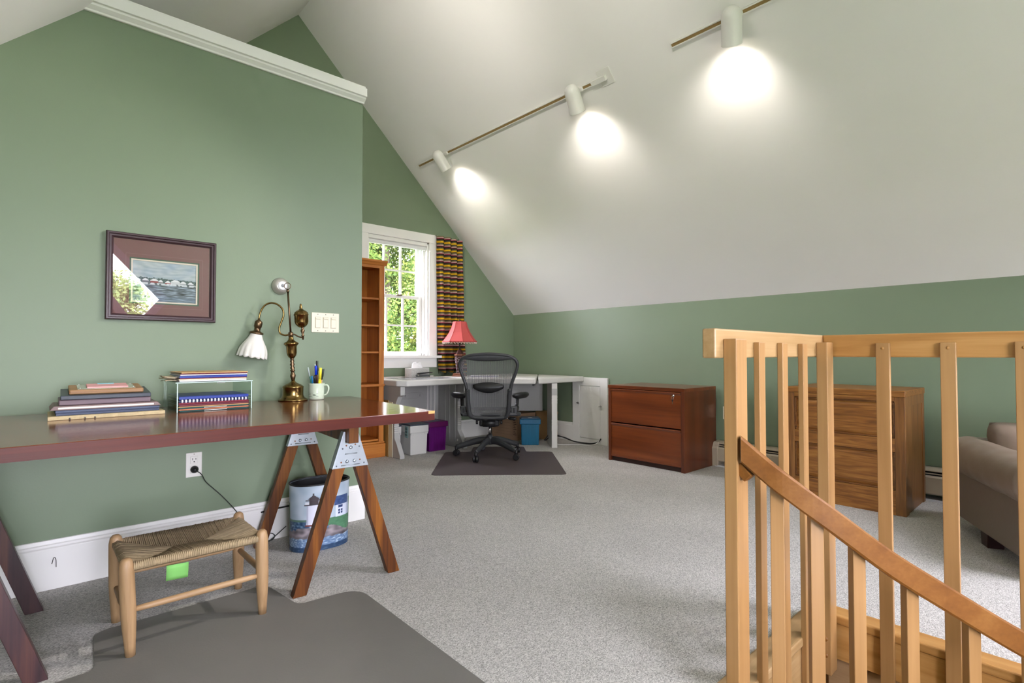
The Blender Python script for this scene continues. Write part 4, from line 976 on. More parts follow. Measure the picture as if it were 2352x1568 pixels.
# ================================================================== CHAIR MATS
def rounded(poly, rads, n=6):
    out = []; k = len(poly)
    for i in range(k):
        p = Vector(poly[i]); a = (Vector(poly[i - 1]) - p); b = (Vector(poly[(i + 1) % k]) - p); r = min(rads[i], a.length * .45, b.length * .45)
        a.normalize(); b.normalize()
        for j in range(n + 1):
            t = j / n; q0 = p + a * r; q1 = p + b * r
            out.append(tuple((q0 * (1 - t) ** 2 + p * 2 * t * (1 - t) + q1 * t * t)[:2]))
    return out
MATG = mat('olive_grey_mat', (112, 109, 103), .75, var=.10, vscale=5, bump=.15, bscale=160)
MATB = mat('brown_vinyl_mat', (80, 70, 70), .55, var=.06, vscale=3, bump=.08, bscale=160)
m1 = MB().prism(rounded([(-.10, .95), (1.035, .95), (1.058, 2.125), (.812, 2.150), (.778, 2.425), (.190, 2.425), (.172, 2.140), (-.10, 2.135)], [.06, .06, .09, .03, .05, .05, .03, .06]), .0003, .004, 'z').build('chair_mat', MATG, origin=(.47, 1.7, 0), bevel=.0015)
tag(m1, 'large olive-grey chair mat in the foreground under the footstool', 'chair mat')
P0 = Vector((2.456, 3.679, 0)); U = Vector((.757, -.653, 0)); V = Vector((.653, .757, 0))
pl = [(0, 0), (1.12, 0), (1.10, 1.03), (.84, 1.03), (.83, 1.31), (.29, 1.31), (.28, 1.03), (.02, 1.03)]
pl = rounded([tuple((P0 + U * a + V * b)[:2]) for a, b in pl], [.05, .05, .06, .02, .04, .04, .02, .06])
m2 = MB().prism(pl, .0003, .004, 'z').build('chair_mat', MATB, origin=(3.2, 3.8, 0), bevel=.0015)
tag(m2, 'dark brown chair mat under the office chair', 'chair mat')

# ================================================================== BOOKCASE
bc = thing('pine_bookcase', 'tall narrow golden pine bookcase beside the window', 'bookcase', (2.2, 4.83, 0))
bx0, bx1, by0, by1, bz = 1.83, 2.575, 4.672, 4.995, 1.855
MB().box(bx0, bx0 + .022, by0 + .01, by1, .0, bz).build('side_panel', PINE, bc, world=True)
MB().box(bx1 - .022, bx1, by0 + .01, by1, .0, bz).build('side_panel', PINE, bc, world=True)
MB().box(bx0, bx1, by1 - .012, by1, .05, bz).build('back_panel', PINE, bc, world=True)
MB().box(bx0, bx0 + .05, by0, by0 + .02, .08, bz).build('face_stile', PINE, bc, world=True, bevel=.002)
MB().box(bx1 - .052, bx1, by0, by0 + .02, .08, bz).build('face_stile', PINE, bc, world=True, bevel=.002)
MB().box(bx0 + .05, bx1 - .052, by0, by0 + .02, bz - .03, bz).build('face_rail', PINEX, bc, world=True)
for z in (.155, 1.000, 1.258, 1.518): MB().box(bx0 + .022, bx1 - .022, by0 + .012, by1 - .012, z, z + .018).build('shelf', PINEX, bc, world=True, bevel=.002)
MB().box(bx0 - .004, bx1 + .006, by0 - .008, by1, .680, .704).build('waist_shelf', PINEX, bc, world=True, bevel=.003)
MB().box(bx0 - .012, bx1 + .014, by0 - .016, by1, 0, .13).build('plinth', PINEX, bc, world=True, bevel=.004)
MB().box(bx0 - .006, bx1 + .007, by0 - .008, by1, .13, .15).build('plinth_cap', PINEX, bc, world=True, bevel=.005)
MB().prism([(by0 - .002, bz - .005), (by0 - .010, bz + .002), (by0 - .014, bz + .014), (by0 - .028, bz + .030), (by0 - .030, bz + .046), (by1, bz + .046), (by1, bz - .005)], bx0 - .02, bx1 + .022, 'x').build('cornice', PINEX, bc, world=True, bevel=.002)
for i in range(3): MB().box(bx0 + .06 + i * .2, bx0 + .063 + i * .2, by1 - .0135, by1 - .0118, .17, bz - .03).build('tongue_groove', mat('groove_dark', (84, 46, 14), .7), bc, world=True)
for i, (xx, c, hh, yy, lb) in enumerate(((2.597, (150, 116, 62), .545, 4.62, 'thin gilt-edged board standing beside the bookcase'), (2.6075, (214, 206, 176), .53, 4.56, 'thin cream board standing against the grey desk leg'))):
    o = MB().box(xx - .0035, xx + .0035, yy, yy + .38, .0005, hh).build('leaning_board', mat('board_%d' % i, c, .5, var=.15), origin=(xx, yy + .19, 0), bevel=.001)
    tag(o, lb, 'board')

# ================================================================== CURTAIN
def curtain_mat():
    m = bpy.data.materials.new('striped_blanket_cloth'); m.use_nodes = True; N = m.node_tree.nodes; L = m.node_tree.links
    b = N['Principled BSDF']; b.inputs['Roughness'].default_value = .9; b.inputs['Specular IOR Level'].default_value = .1
    tc = N.new('ShaderNodeTexCoord'); sp = N.new('ShaderNodeSeparateXYZ'); L.new(tc.outputs['Object'], sp.inputs[0])
    a = N.new('ShaderNodeMath'); a.operation = 'MULTIPLY'; a.inputs[1].default_value = -1 / .0875; L.new(sp.outputs['Z'], a.inputs[0])
    f = N.new('ShaderNodeMath'); f.operation = 'FRACT'; L.new(a.outputs[0], f.inputs[0])
    rp = N.new('ShaderNodeValToRGB'); rp.color_ramp.interpolation = 'CONSTANT'; e = rp.color_ramp.elements
    st = [(0, (196, 152, 26)), (.06, (226, 180, 34)), (.17, (206, 150, 30)), (.21, (40, 42, 34)), (.26, (70, 68, 48)), (.33, (128, 112, 86)), (.50, (206, 176, 168)), (.58, (150, 44, 66)), (.65, (96, 22, 40)), (.70, (34, 38, 32)), (.78, (62, 62, 46)), (.93, (150, 120, 60))]
    e[0].position, e[0].color = 0, lin(st[0][1]); e[1].position, e[1].color = st[-1][0], lin(st[-1][1])
    for p, c in st[1:-1]: q = e.new(p); q.color = lin(c)
    L.new(f.outputs[0], rp.inputs[0])
    n = N.new('ShaderNodeTexNoise'); n.inputs['Scale'].default_value = 300; mp = N.new('ShaderNodeMapping'); mp.inputs['Scale'].default_value = (1, 1, .15)
    L.new(tc.outputs['Object'], mp.inputs[0]); L.new(mp.outputs[0], n.inputs['Vector'])
    mx = N.new('ShaderNodeMix'); mx.data_type = 'RGBA'; mx.blend_type = 'MULTIPLY'; mx.inputs[0].default_value = .35; L.new(rp.outputs[0], mx.inputs[6]); L.new(n.outputs['Fac'], mx.inputs[7])
    L.new(mx.outputs[2], b.inputs['Base Color'])
    return m
cu = thing('striped_curtain', 'yellow, maroon and black striped curtain hanging right of the window', 'curtain', (3.6, 5.0, .79))
def cpoint(u, v):
    z = .79 + 1.535 * v
    xl = 3.455 - .045 * v; xr = 3.835 - .06 * v - .012 * math.sin(v * 3)
    ph = u * 4.4 * 2 * math.pi / 1.15
    amp = .028 + .006 * (1 - v)
    yy = 5.020 + amp * math.sin(ph + .5 * math.sin(v * 4)) + .006 * math.sin(u * 31 + v * 9)
    return (xl + (xr - xl) * (u + .022 * math.sin(ph + 1.1)), yy, z + .010 * math.sin(ph) * (1 - v) + (.014 * (1 - u) if v > .97 else 0))
s = MB(); s.grid(cpoint, 110, 60); s.build('cloth', curtain_mat(), cu, world=True, solid=.003)
s = MB()
for i in range(60):
    p = Vector(cpoint(i / 59, 0)); s.tube([p, p + Vector((random.uniform(-.004, .004), 0, -.018)), p + Vector((random.uniform(-.006, .006), 0, -.030))], .0014, 4)
s.build('fringe', mat('fringe_dark', (52, 58, 44), .9), cu, world=True)
for i in range(7): MB().tube([(3.42 + i * .052, 5.06, 2.335), (3.42 + i * .052, 5.02, 2.338), (3.42 + i * .052, 5.02, 2.318)], .002, 6).build('hook', BLACKP, cu, world=True)

# ================================================================== GREY CORNER DESK
cdk = thing('corner_desk', 'light grey L-shaped corner computer desk under the window', 'desk', (3.8, 4.6, 0))
TZ0, TZ1 = .684, .742
def slab(poly, nm, m=GREYPL, z0=TZ0, z1=TZ1, bev=.012):
    return MB().prism(poly, z0, z1, 'z').build(nm, m, cdk, world=True, bevel=bev, seg=3)
slab([(2.59, 4.46), (2.66, 4.38), (3.375, 4.38), (3.375, 5.04), (2.59, 5.04)], 'left_top')
slab([(3.38, 4.385), (3.846, 3.855), (4.40, 4.38), (4.63, 4.60), (4.63, 5.04), (3.38, 5.04)], 'corner_top')
slab([(3.872, 3.842), (4.63, 3.872), (4.63, 4.595), (4.405, 4.374)], 'right_top')
MB().box(2.70, 3.34, 4.44, 4.86, TZ1 + .0002, TZ1 + .0012).build('inlay', mat('grey_inlay', (150, 150, 150), .22), cdk, world=True)
MB().box(2.68, 3.36, 4.98, 4.985, TZ1, TZ1 + .012).build('rear_lip', GREYPL, cdk, world=True, bevel=.002)
legp = [(0, 0), (.175, 0), (.175, .035), (.045 + .08, .10), (.075, .155), (.075, .47), (.085, .52), (.155, .585), (.165, .60), (.165, .682), (.62, .682), (.62, 0)]
def legpanel(x0, x1, yf, depth):
    pts = [(yf + .0, .0), (yf, .030), (yf + .055, .125), (yf + .105, .185), (yf + .105, .485), (yf + .04, .585), (yf - .005, .600), (yf - .005, .683), (yf + depth, .683), (yf + depth, 0)]
    o = MB().prism(pts, x0, x1, 'x').build('leg_panel', GREYPN, cdk, world=True, bevel=.006, seg=2)
    for z in (.24, .26, .28, .30, .42, .44): MB().box(x0 - .001, x1 + .001, yf + .104, yf + .108, z, z + .004).build('grip_rib', GREYPL, o, world=True)
    return o
la = legpanel(2.612, 2.662, 4.425, .57)
lb_ = legpanel(3.395, 3.445, 4.470, .50)
for yy in (4.62, 4.72, 4.80): MB().tube([(3.393, yy, .06), (3.393, yy, .66)], .006, 8).build('moulded_rib', GREYPN, lb_, world=True)
MB().lathe([(.012, 0), (.010, .005), (.0001, .006)], 14, M=Matrix.Translation((3.395, 4.58, .08)) @ Matrix.Rotation(R(-90), 4, 'Y')).build('bolt', GREYPL, lb_, world=True)
# right leg: slim column with moulded grips
d = Vector((.60, .80, 0)); n = Vector((-.80, .60, 0)); o0 = Vector((4.140, 3.868, 0))
def rpt(a, b): q = o0 + d * a + n * b; return (q.x, q.y)
lg = MB().prism([rpt(0, -.030), rpt(0, .030), rpt(.30, .030), rpt(.30, -.030)], .0, .683, 'z').build('leg_panel', GREYPL, cdk, world=True, bevel=.004)
for z in (.18, .20, .22, .25, .28, .47, .50, .53): MB().prism([rpt(-.003, -.031), rpt(-.003, .031), rpt(.02, .031), rpt(.02, -.031)], z, z + .012, 'z').build('grip_rib', GREYPL, lg, world=True)
MB().prism([rpt(-.002, -.030), rpt(-.002, .029), rpt(.02, .029), rpt(.02, -.030)], .555, .625, 'z').build('grip_inset', GREYPN, lg, world=True)
def modesty(a, b, z0, z1, nslot):
    a, b = Vector(a), Vector(b); dd = (b - a).normalized(); nn = Vector((dd.y, -dd.x, 0)); L_ = (b - a).length
    if nn.dot(a) > 0: nn = -nn
    pts = [a, b, b - nn * .02, a - nn * .02]
    o = MB().prism([(p.x, p.y) for p in pts], z0, z1, 'z').build('modesty_panel', GREYPN, cdk, world=True, bevel=.002)
    for u0, u1 in nslot:
        p0 = a + dd * u0 + nn * .003; p1 = a + dd * u1 + nn * .003; zc = .545; q = .030
        loop = [(p0.x + (p1.x - p0.x) * t, p0.y + (p1.y - p0.y) * t, zc + q) for t in (0, .5, 1)] + [(p1.x + dd.x * q * math.sin(R(k)), p1.y + dd.y * q * math.sin(R(k)), zc + q * math.cos(R(k))) for k in range(20, 180, 20)] + [(p1.x + (p0.x - p1.x) * t, p1.y + (p0.y - p1.y) * t, zc - q) for t in (0, .5, 1)] + [(p0.x - dd.x * q * math.sin(R(k)), p0.y - dd.y * q * math.sin(R(k)), zc - q * math.cos(R(k))) for k in range(20, 200, 20)]
        sl = MB().tube(loop, .0035, 6, caps=False).build('cable_slot', GREYPN, o, world=True)
        for t in (.03, .5, .97):
            pp = p0.lerp(p1, t)
            MB().lathe([(.013, 0), (.011, .006), (.0001, .008)], 14, M=Matrix.Translation((pp.x, pp.y, zc)) @ nn.to_track_quat('Z', 'Y').to_matrix().to_4x4()).build('bolt', GREYPN, sl, world=True)
    return o
mo = modesty((2.665, 4.93, 0), (3.393, 4.93, 0), .10, .683, [(.12, .50)])
for xx in (3.245, 3.285, 3.335): MB().box(xx - .008, xx + .008, 4.918, 4.931, .12, .68).build('moulded_rib', GREYPL, mo, world=True, bevel=.003)
modesty((3.62, 5.02, 0), (4.42, 4.318, 0), .335, .683, [(.30, .80)])
MB().tube([(3.86, 3.905, .675), (4.10, 4.12, .675)], .012, 8).build('tray_track', BLACKP, cdk, world=True)

# on the corner desk -----------------------------------------------------------
tb = thing('tissue_box', 'grey patterned tissue box under the window sill', 'tissue box', (3.07, 4.86, TZ1 + .0014), R(4))
MB().box(-.115, .115, -.06, .06, 0, .100).build('carton', mat('patterned_carton', (184, 182, 176), .6, var=.28, vscale=70), tb, bevel=.002)
s = MB()
def tiss(u, v):
    a = u * 2 * math.pi; r = .045 * (1 - v) ** .7 + .010 + .016 * v * (1 + math.sin(3 * a)); return (r * 1.25 * math.cos(a), r * .55 * math.sin(a), .0985 + .052 * v * (1 + .25 * math.sin(2 * a + 1)))
s.grid(tiss, 40, 10, close_u=True); s.build('tissue', mat('tissue_white', (238, 238, 238), .9), tb, solid=.0008)
sp = thing('stapler', 'black and silver stapler in front of the tissue box', 'stapler', (3.10, 4.765, TZ1 + .0014), R(-8))
MB().box(-.092, .092, -.017, .017, 0, .008).build('base_plate', CHROME, sp, bevel=.002)
MB().prism([(-.088, .010), (.060, .016), (.066, .030), (-.080, .036), (-.095, .026)], -.014, .014, 'y').build('magazine', mat('stapler_grey', (90, 92, 92), .3, .7), sp, bevel=.002)
MB().prism([(-.070, .037), (.085, .048), (.094, .056), (.05, .060), (-.060, .052), (-.082, .046)], -.015, .015, 'y').build('top_arm', BLACKP, sp, bevel=.004)
MB().tube([(-.075, -.016, .03), (-.075, .016, .03)], .010, 12).build('hinge', CHROME, sp)
MB().box(.055, .060, -.006, .006, .008, .030).build('spring_post', mat('lock_brass', (120, 105, 80), .3, .9), sp)
pp = thing('paper_stack', 'lilac-edged papers on the corner desk behind the chair back', 'papers', (3.72, 4.52, TZ1 + .0014), R(-40))
for i, c in enumerate(((214, 214, 230), (190, 186, 220), (226, 226, 232))): MB().box(-.15, .15, -.10, .10, i * .004, i * .004 + .0035, Matrix.Rotation(R(i * 4 - 4), 4, 'Z')).build('sheet', mat('sheet_%d' % i, c, .7), pp)

rl = thing('table_lamp', 'pierced brown table lamp with red bell shade and bead fringe', 'lamp', (3.587, 4.80, TZ1 + .0004), R(18))
LBR = mat('dark_carved_wood', (70, 40, 34), .4, var=.2, vscale=30); LINL = mat('pale_fretwork', (196, 182, 190), .5)
MB().box(-.062, .062, -.062, .062, 0, .014).box(-.054, .054, -.054, .054, .014, .034).build('foot', wood('lamp_foot_wood', '#5a3018', '#7a4526', '#8e5a34', 'x', 1.5, .4), rl, bevel=.003)
hexa = lambda r0, z0, r1, z1: MB().lathe([(r0, z0), (r1, z1)], 6, smooth=False)
bd = hexa(.034, .034, .058, .235).build('body', LBR, rl)
for k in range(6):
    a = R(60 * k + 30)
    for j in range(5):
        zz = .055 + j * .036; rr = (.034 + (.024) * (zz - .034) / .2) * math.cos(R(30)) + .001
        w_ = .010 + .0022 * j
        Mx = Matrix.Rotation(a, 4, 'Z') @ Matrix.Translation((rr, 0, zz)) @ Matrix.Rotation(R(-6), 4, 'Y')
        s = MB()
        s.tube([Mx @ Vector((0.0005, w_ * math.cos(t), .014 * math.sin(t))) for t in [i * math.pi / 6 for i in range(13)]], .0019, 5, caps=False)
        s.build('fret_ring', LINL, bd)
hexa(.064, .235, .062, .245).build('shoulder', wood('lamp_foot_wood', '#5a3018', '#7a4526', '#8e5a34', 'x', 1.5, .4), rl)
hexa(.05, .245, .018, .300).build('cap', LBR, rl)
MB().tube([(0, 0, .295), (0, 0, .62)], .006, 10).build('stem', BLACKP, rl)
MB().lathe([(.006, .612), (.010, .622), (.008, .632), (.0001, .640)], 14).build('finial', BLACKP, rl)
REDS = mat('coral_red_shade', (184, 76, 72), .7, var=.06, vscale=8, sss=.1)
sh = [(.196, .385), (.184, .398), (.152, .440), (.120, .490), (.096, .540), (.080, .590), (.074, .612)]
so_ = MB().lathe(sh + [(r - .002, z) for r, z in sh[::-1]], 8, smooth=False).build('shade', REDS, rl)
for k in range(8):
    a = R(45 * k); s = MB().tube([(r * math.cos(a) * 1.004, r * math.sin(a) * 1.004, z) for r, z in sh], .0022, 6).build('shade_rib', mat('coral_trim', (176, 66, 64), .7), so_)
BEAD = mat('pearl_beads', (220, 204, 188), .3)
for k in range(64):
    t = k / 64 * 8; i = int(t); f = t - i
    p = Vector((.194 * math.cos(R(45 * i)), .194 * math.sin(R(45 * i)), .385)).lerp(Vector((.194 * math.cos(R(45 * i + 45)), .194 * math.sin(R(45 * i + 45)), .385)), f)
    ln = .022 if k % 2 else .015
    MB().tube([p, p + Vector((0, 0, -ln * .5)), p + Vector((0, 0, -ln * .8)), p + Vector((0, 0, -ln))], [.0012, .003, .0038, .001], 6).build('bead_drop', BEAD, so_)
MB().lathe([(.197, .383), (.199, .388), (.196, .392), (.193, .386)], 8, smooth=False).build('shade_trim', mat('coral_trim', (176, 66, 64), .7), so_)

# ================================================================== BOXES UNDER THE CORNER DESK
def filebox(label, name, loc, rz, w, d_, hgt, body, lid, lidh=.05, flare=.012, lid_over=.008, group=None):
    t = thing(name, label, 'box', loc, rz, group)
    s = MB(); k = .93
    s.add([(-w / 2 * k, -d_ / 2 * k, 0), (w / 2 * k, -d_ / 2 * k, 0), (w / 2 * k, d_ / 2 * k, 0), (-w / 2 * k, d_ / 2 * k, 0), (-w / 2, -d_ / 2, hgt - lidh), (w / 2, -d_ / 2, hgt - lidh), (w / 2, d_ / 2, hgt - lidh), (-w / 2, d_ / 2, hgt - lidh)], [(0, 3, 2, 1), (4, 5, 6, 7), (0, 1, 5, 4), (1, 2, 6, 5), (2, 3, 7, 6), (3, 0, 4, 7)])
    s.build('tub', body, t, bevel=.006, seg=3)
    return t
GBX = mat('grey_box_plastic', (190, 189, 184), .45); BLID = mat('blue_black_lid', (52, 58, 68), .4)
def grey_box(label, loc, rz):
    t = filebox(label, 'file_box', loc, rz, .195, .29, .300, GBX, BLID, .012)
    MB().box(-.104, .104, -.152, .152, .215, .288).build('collar', GBX, t, bevel=.006)
    for x in (-.078, .078): MB().box(x - .018, x + .018, -.154, -.150, .200, .216).build('catch', GBX, t, bevel=.003)
    MB().box(-.108, .108, -.156, .156, .286, .302).build('lid', BLID, t, bevel=.005)
    return t
gb = grey_box('light grey file box with dark lid, beside the purple box', (2.885, 4.660, .0004), R(-2))
MB().box(-.112, -.108, -.115, -.060, .170, .280).build('tag', mat('teal_label', (120, 150, 148), .6), gb)
for i, (yy, hh_) in enumerate(((-.10, .012), (-.087, .02), (-.075, .015))):
    for j in range(3): MB().box(-.1130, -.1119, yy - .003, yy + .004, .19 + j * .028, .19 + j * .028 + hh_).build('lettering', mat('ink', (24, 30, 34), .7), gb)
g2 = grey_box('grey file box half hidden behind the other one, against the desk leg', (2.722, 4.79, .0004), R(0))
g2.matrix_basis = g2.matrix_basis @ Matrix.Diagonal((.42, .85, .95, 1))
pb = filebox('translucent purple file box with purple lid', 'file_box', (3.135, 4.70, .0004), R(-3), .205, .30, .300, mat('purple_translucent', (96, 12, 104), .3, trans=.25, var=.45, vscale=9, stretch=(6, 6, .6)), None, .05)
PLID = mat('purple_lid', (86, 12, 74), .35)
MB().box(-.116, .116, -.162, .162, .245, .300).build('lid', PLID, pb, bevel=.008, seg=3)
MB().box(-.05, .05, -.10, .04, .3003, .304).build('handle_recess', mat('lid_dark', (56, 66, 84), .3), pb, bevel=.002)
tl = filebox('translucent teal file box with blue lid beside the cardboard carton', 'file_box', (4.115, 4.215, .0004), R(-42.4), .200, .15, .300, mat('teal_translucent', (0, 100, 136), .3, trans=.2, var=.42, vscale=9, stretch=(7, 7, .7)), None, .05)
TLID = mat('teal_lid', (0, 86, 122), .35)
MB().box(-.116, .116, -.085, .085, .225, .282).build('lid', TLID, tl, bevel=.008, seg=3)
MB().box(-.10, .10, -.07, .07, .280, .296).build('lid_top', mat('teal_lid_dark', (20, 62, 88), .3), tl, bevel=.006)
MB().box(-.022, .022, -.075, -.045, .296, .300).build('lid_handle', CHROME, tl, bevel=.002)
CARD = mat('brown_cardboard', (168, 136, 108), .85, var=.06, vscale=8)
cb = thing('cardboard_box', 'brown cardboard carton with printed lines under the corner desk', 'box', (4.30, 4.70, .0004))
MB().box(-.14, .14, -.24, .22, 0, .300).build('carton', CARD, cb, bevel=.002)
MB().box(-.142, .142, -.242, .222, .262, .305).build('lid', CARD, cb, bevel=.002)
INK = mat('box_ink', (74, 54, 42), .9)
for j in range(6): MB().box(-.1432, -.1424, -.13, .18, .055 + j * .034, .0562 + j * .034).build('printed_line', INK, cb)
for yy in (-.130, -.150): MB().box(-.1432, -.1424, yy, yy + .0012, .04, .25).build('printed_line', INK, cb)
for j in range(9):
    MB().box(-.1432, -.1424, -.218 + .01 * (j % 3), -.165, .06 + j * .020, .067 + j * .020).build('printed_text', INK, cb)
c2 = thing('cardboard_box', 'tan cardboard box behind the teal file box', 'box', (4.49, 4.36, .0004))
MB().box(-.04, .12, -.10, .095, 0, .31).build('carton', mat('tan_cardboard', (176, 140, 96), .85), c2, bevel=.002)
MB().box(-.045, .125, -.105, .10, .290, .316).build('flap', mat('tan_cardboard', (176, 140, 96), .85), c2, bevel=.002)

# cables by the hatch -------------------------------------------------------------
cb3 = thing('power_cables', 'bundle of black and white cables on the carpet in front of the hatch', 'cables', (4.45, 3.9, 0))
for i, (off, zz, rr) in enumerate(((0, .01, .006), (.018, .016, .006))):
    MB().tube(catmull([(4.20, 4.06 + off, .05), (4.30, 4.06 + off, .085 + .02 * i), (4.42, 4.00 + off, .07), (4.48, 3.90 + off * .5, .03), (4.54, 3.80 + off, zz), (4.57, 3.72, zz), (4.61, 3.66, .035), (4.632, 3.64, .07)], 6), rr, 8).build('cable', BLACKP, cb3, world=True)
MB().tube(catmull([(4.22, 4.02, .03), (4.32, 3.93, .006), (4.44, 3.83, .006), (4.54, 3.70, .006), (4.60, 3.66, .03), (4.634, 3.645, .08)], 6), .0035, 8).build('cable', TRIM, cb3, world=True)
MB().lathe([(.018, -.012), (.020, 0), (.018, .012)], 14, M=Matrix.Translation((4.27, 4.03, .045)) @ Matrix.Rotation(R(70), 4, 'X')).build('plug_head', TRIM, cb3, world=True)

# ================================================================== OFFICE CHAIR
oc = thing('office_chair', 'black mesh-back swivel office chair seen from behind', 'chair', (3.335, 3.975, .0042), R(-42.4))
yb = lambda z: -.225 - .16 * max(0, z - .40) - .10 * max(0, z - .70) ** 2     # back leans away
halfout = [(0, .988), (.09, .984), (.17, .974), (.225, .954), (.256, .925), (.266, .890), (.258, .845), (.238, .785), (.218, .73), (.205, .675), (.196, .60), (.190, .52), (.184, .455), (.165, .415), (.11, .398), (0, .394)]
loop = [(-x, z) for x, z in halfout[::-1][:-1]] + halfout[:-1]
pth = catmull([Vector((x, yb(z), z)) for x, z in loop + [loop[0]]], 4)
MB().tube(pth, .0155, 10, caps=False, ell=(1.0, 1.0)).build('back_frame', DGREYP, oc)
# wide upper band and side flanges of the frame
s = MB()
def band(u, v):
    x = -.235 + .47 * u; zt_ = .984 - .032 * (abs(x) / .235) ** 3; zb_ = .925 + .022 * (abs(x) / .235) ** 2
    z = zb_ + (zt_ - zb_) * v; return (x, yb(z) - .010 + .012 * abs(v - .5), z)
s.grid(band, 24, 6); s.build('head_band', DGREYP, oc, solid=.010)
def mesh_mat():
    m = bpy.data.materials.new('pellicle_mesh'); m.use_nodes = True; N = m.node_tree.nodes; L = m.node_tree.links; b = N['Principled BSDF']
    b.inputs['Base Color'].default_value = lin((88, 88, 88)); b.inputs['Roughness'].default_value = .5
    tc = N.new('ShaderNodeTexCoord'); sp = N.new('ShaderNodeSeparateXYZ'); L.new(tc.outputs['Object'], sp.inputs[0])
    a = N.new('ShaderNodeMath'); a.operation = 'MULTIPLY'; a.inputs[1].default_value = 1 / .0085; L.new(sp.outputs['X'], a.inputs[0])
    f = N.new('ShaderNodeMath'); f.operation = 'FRACT'; L.new(a.outputs[0], f.inputs[0])
    g_ = N.new('ShaderNodeMath'); g_.operation = 'GREATER_THAN'; g_.inputs[1].default_value = .36; L.new(f.outputs[0], g_.inputs[0])
    c = N.new('ShaderNodeMath'); c.operation = 'MULTIPLY'; c.inputs[1].default_value = 1 / .005; L.new(sp.outputs['Z'], c.inputs[0])
    e = N.new('ShaderNodeMath'); e.operation = 'FRACT'; L.new(c.outputs[0], e.inputs[0])
    h_ = N.new('ShaderNodeMath'); h_.operation = 'LESS_THAN'; h_.inputs[1].default_value = .18; L.new(e.outputs[0], h_.inputs[0])
    mx = N.new('ShaderNodeMath'); mx.operation = 'MAXIMUM'; L.new(g_.outputs[0], mx.inputs[0]); L.new(h_.outputs[0], mx.inputs[1])
    L.new(mx.outputs[0], b.inputs['Alpha'])
    return m
MESH = mesh_mat()
def hw(z):
    p = halfout[::-1]
    for i in range(len(p) - 1):
        if p[i][1] <= z <= p[i + 1][1]:
            t = (z - p[i][1]) / max(1e-6, p[i + 1][1] - p[i][1]); return p[i][0] + (p[i + 1][0] - p[i][0]) * t
    return .1
s = MB()
def mpt(u, v):
    z = .402 + .54 * v; w_ = max(.10, hw(z)) - .006; x = -w_ + 2 * w_ * u
    return (x, yb(z) + .020 * (1 - (2 * u - 1) ** 2), z)
s.grid(mpt, 20, 28); s.build('mesh_back', MESH, oc)
s = MB()
s.grid(lambda u, v: (-.140 + .28 * u, yb(.68) - .012 - .022 * math.cos((v - .5) * math.pi) * math.cos((u - .5) * math.pi) ** .5 if 0 < u < 1 else yb(.68) - .012, .632 + .045 * (2 * u - 1) ** 2 + (.095 - .068 * (2 * u - 1) ** 2) * v), 22, 10)
s.build('lumbar_pad', BLACKP, oc, solid=.008)
for sx in (-1, 1):
    sp_ = MB().tube(catmull([(sx * .195, yb(.68) - .010, .66), (sx * .192, yb(.6) - .012, .60), (sx * .186, yb(.5) - .010, .50), (sx * .170, -.235, .42), (sx * .115, -.19, .385), (sx * .07, -.10, .37)], 5), [.022] * 6 + [.021] * 6 + [.02] * 6 + [.018] * 8, 12).build('back_support', DGREYP, oc)
    MB().lathe([(.016, 0), (.015, .006), (.0001, .007)], 16, M=Matrix.Translation((sx * .194, yb(.66) - .028, .658)) @ Matrix.Rotation(R(90), 4, 'X')).build('pivot_cap', DGREYP, sp_)
    am = MB().tube(catmull([(sx * .20, -.17, .43), (sx * .245, -.12, .45), (sx * .262, -.05, .49), (sx * .268, -.015, .56)], 5), [.028] * 5 + [.026] * 5 + [.018] * 6, 12).build('arm_post', BLACKP, oc)
    MB().box(sx * .235 - .030, sx * .235 + .030, -.205, -.150, .425, .500).build('arm_height_housing', DGREYP, am, bevel=.010, seg=3)
    MB().box(sx * .237 - .008, sx * .237 + .008, -.2085, -.203, .440, .485).build('height_lever', BLACKP, am, bevel=.003)
    MB().lathe([(.0001, -.034), (.030, -.032), (.048, -.012), (.050, .008), (.042, .022), (.0001, .028)], 22, M=Matrix.Translation((sx * .300, -.02, .592)) @ Matrix.Rotation(R(-sx * 40), 4, 'Z') @ Matrix.Rotation(R(-sx * 14), 4, 'Y') @ Matrix.Scale(2.35, 4, (0, 1, 0))).build('armrest_pad', BLACKP, oc)
# seat pan
s = MB(); s.grid(lambda u, v: (-.25 + .5 * u, -.19 + .44 * v, .425 + .018 * (2 * u - 1) ** 2 - .03 * max(0, v - .75) * 4 * max(0, v - .75)), 18, 14); s.build('mesh_seat', MESH, oc)
sl = [(-.245, -.19), (.245, -.19), (.26, -.05), (.25, .20), (.20, .26), (-.20, .26), (-.25, .20), (-.26, -.05)]
MB().tube(catmull([Vector((x, y, .425)) for x, y in sl + [sl[0]]], 4), .020, 10, caps=False).build('seat_frame', DGREYP, oc)
MB().box(-.15, .15, -.205, -.16, .385, .415).build('rear_crossbar', DGREYP, oc, bevel=.01, seg=3)
MB().box(-.095, .095, -.12, .12, .300, .375).build('tilt_mechanism', BLACKP, oc, bevel=.015, seg=3)
MB().tube([(-.06, -.13, .335), (.06, -.13, .335)], .036, 14).build('tilt_spring_cover', BLACKP, oc)
for sx in (-1, 1): MB().tube([(sx * .105, -.14, .345), (sx * .125, -.14, .345)], .020, 12).build('tilt_knob', BLACKP, oc)
MB().tube([(.10, -.12, .382), (.19, -.15, .382)], .0055, 8).build('lever_rod', CHROME, oc)
MB().tube([(.185, -.149, .382), (.20, -.152, .382), (.245, -.165, .380), (.255, -.168, .380)], [.010, .016, .016, .010], 12).build('lever_paddle', BLACKP, oc)
MB().tube([(0, 0, .19), (0, 0, .31)], .013, 14).build('gas_lift', CHROME, oc)
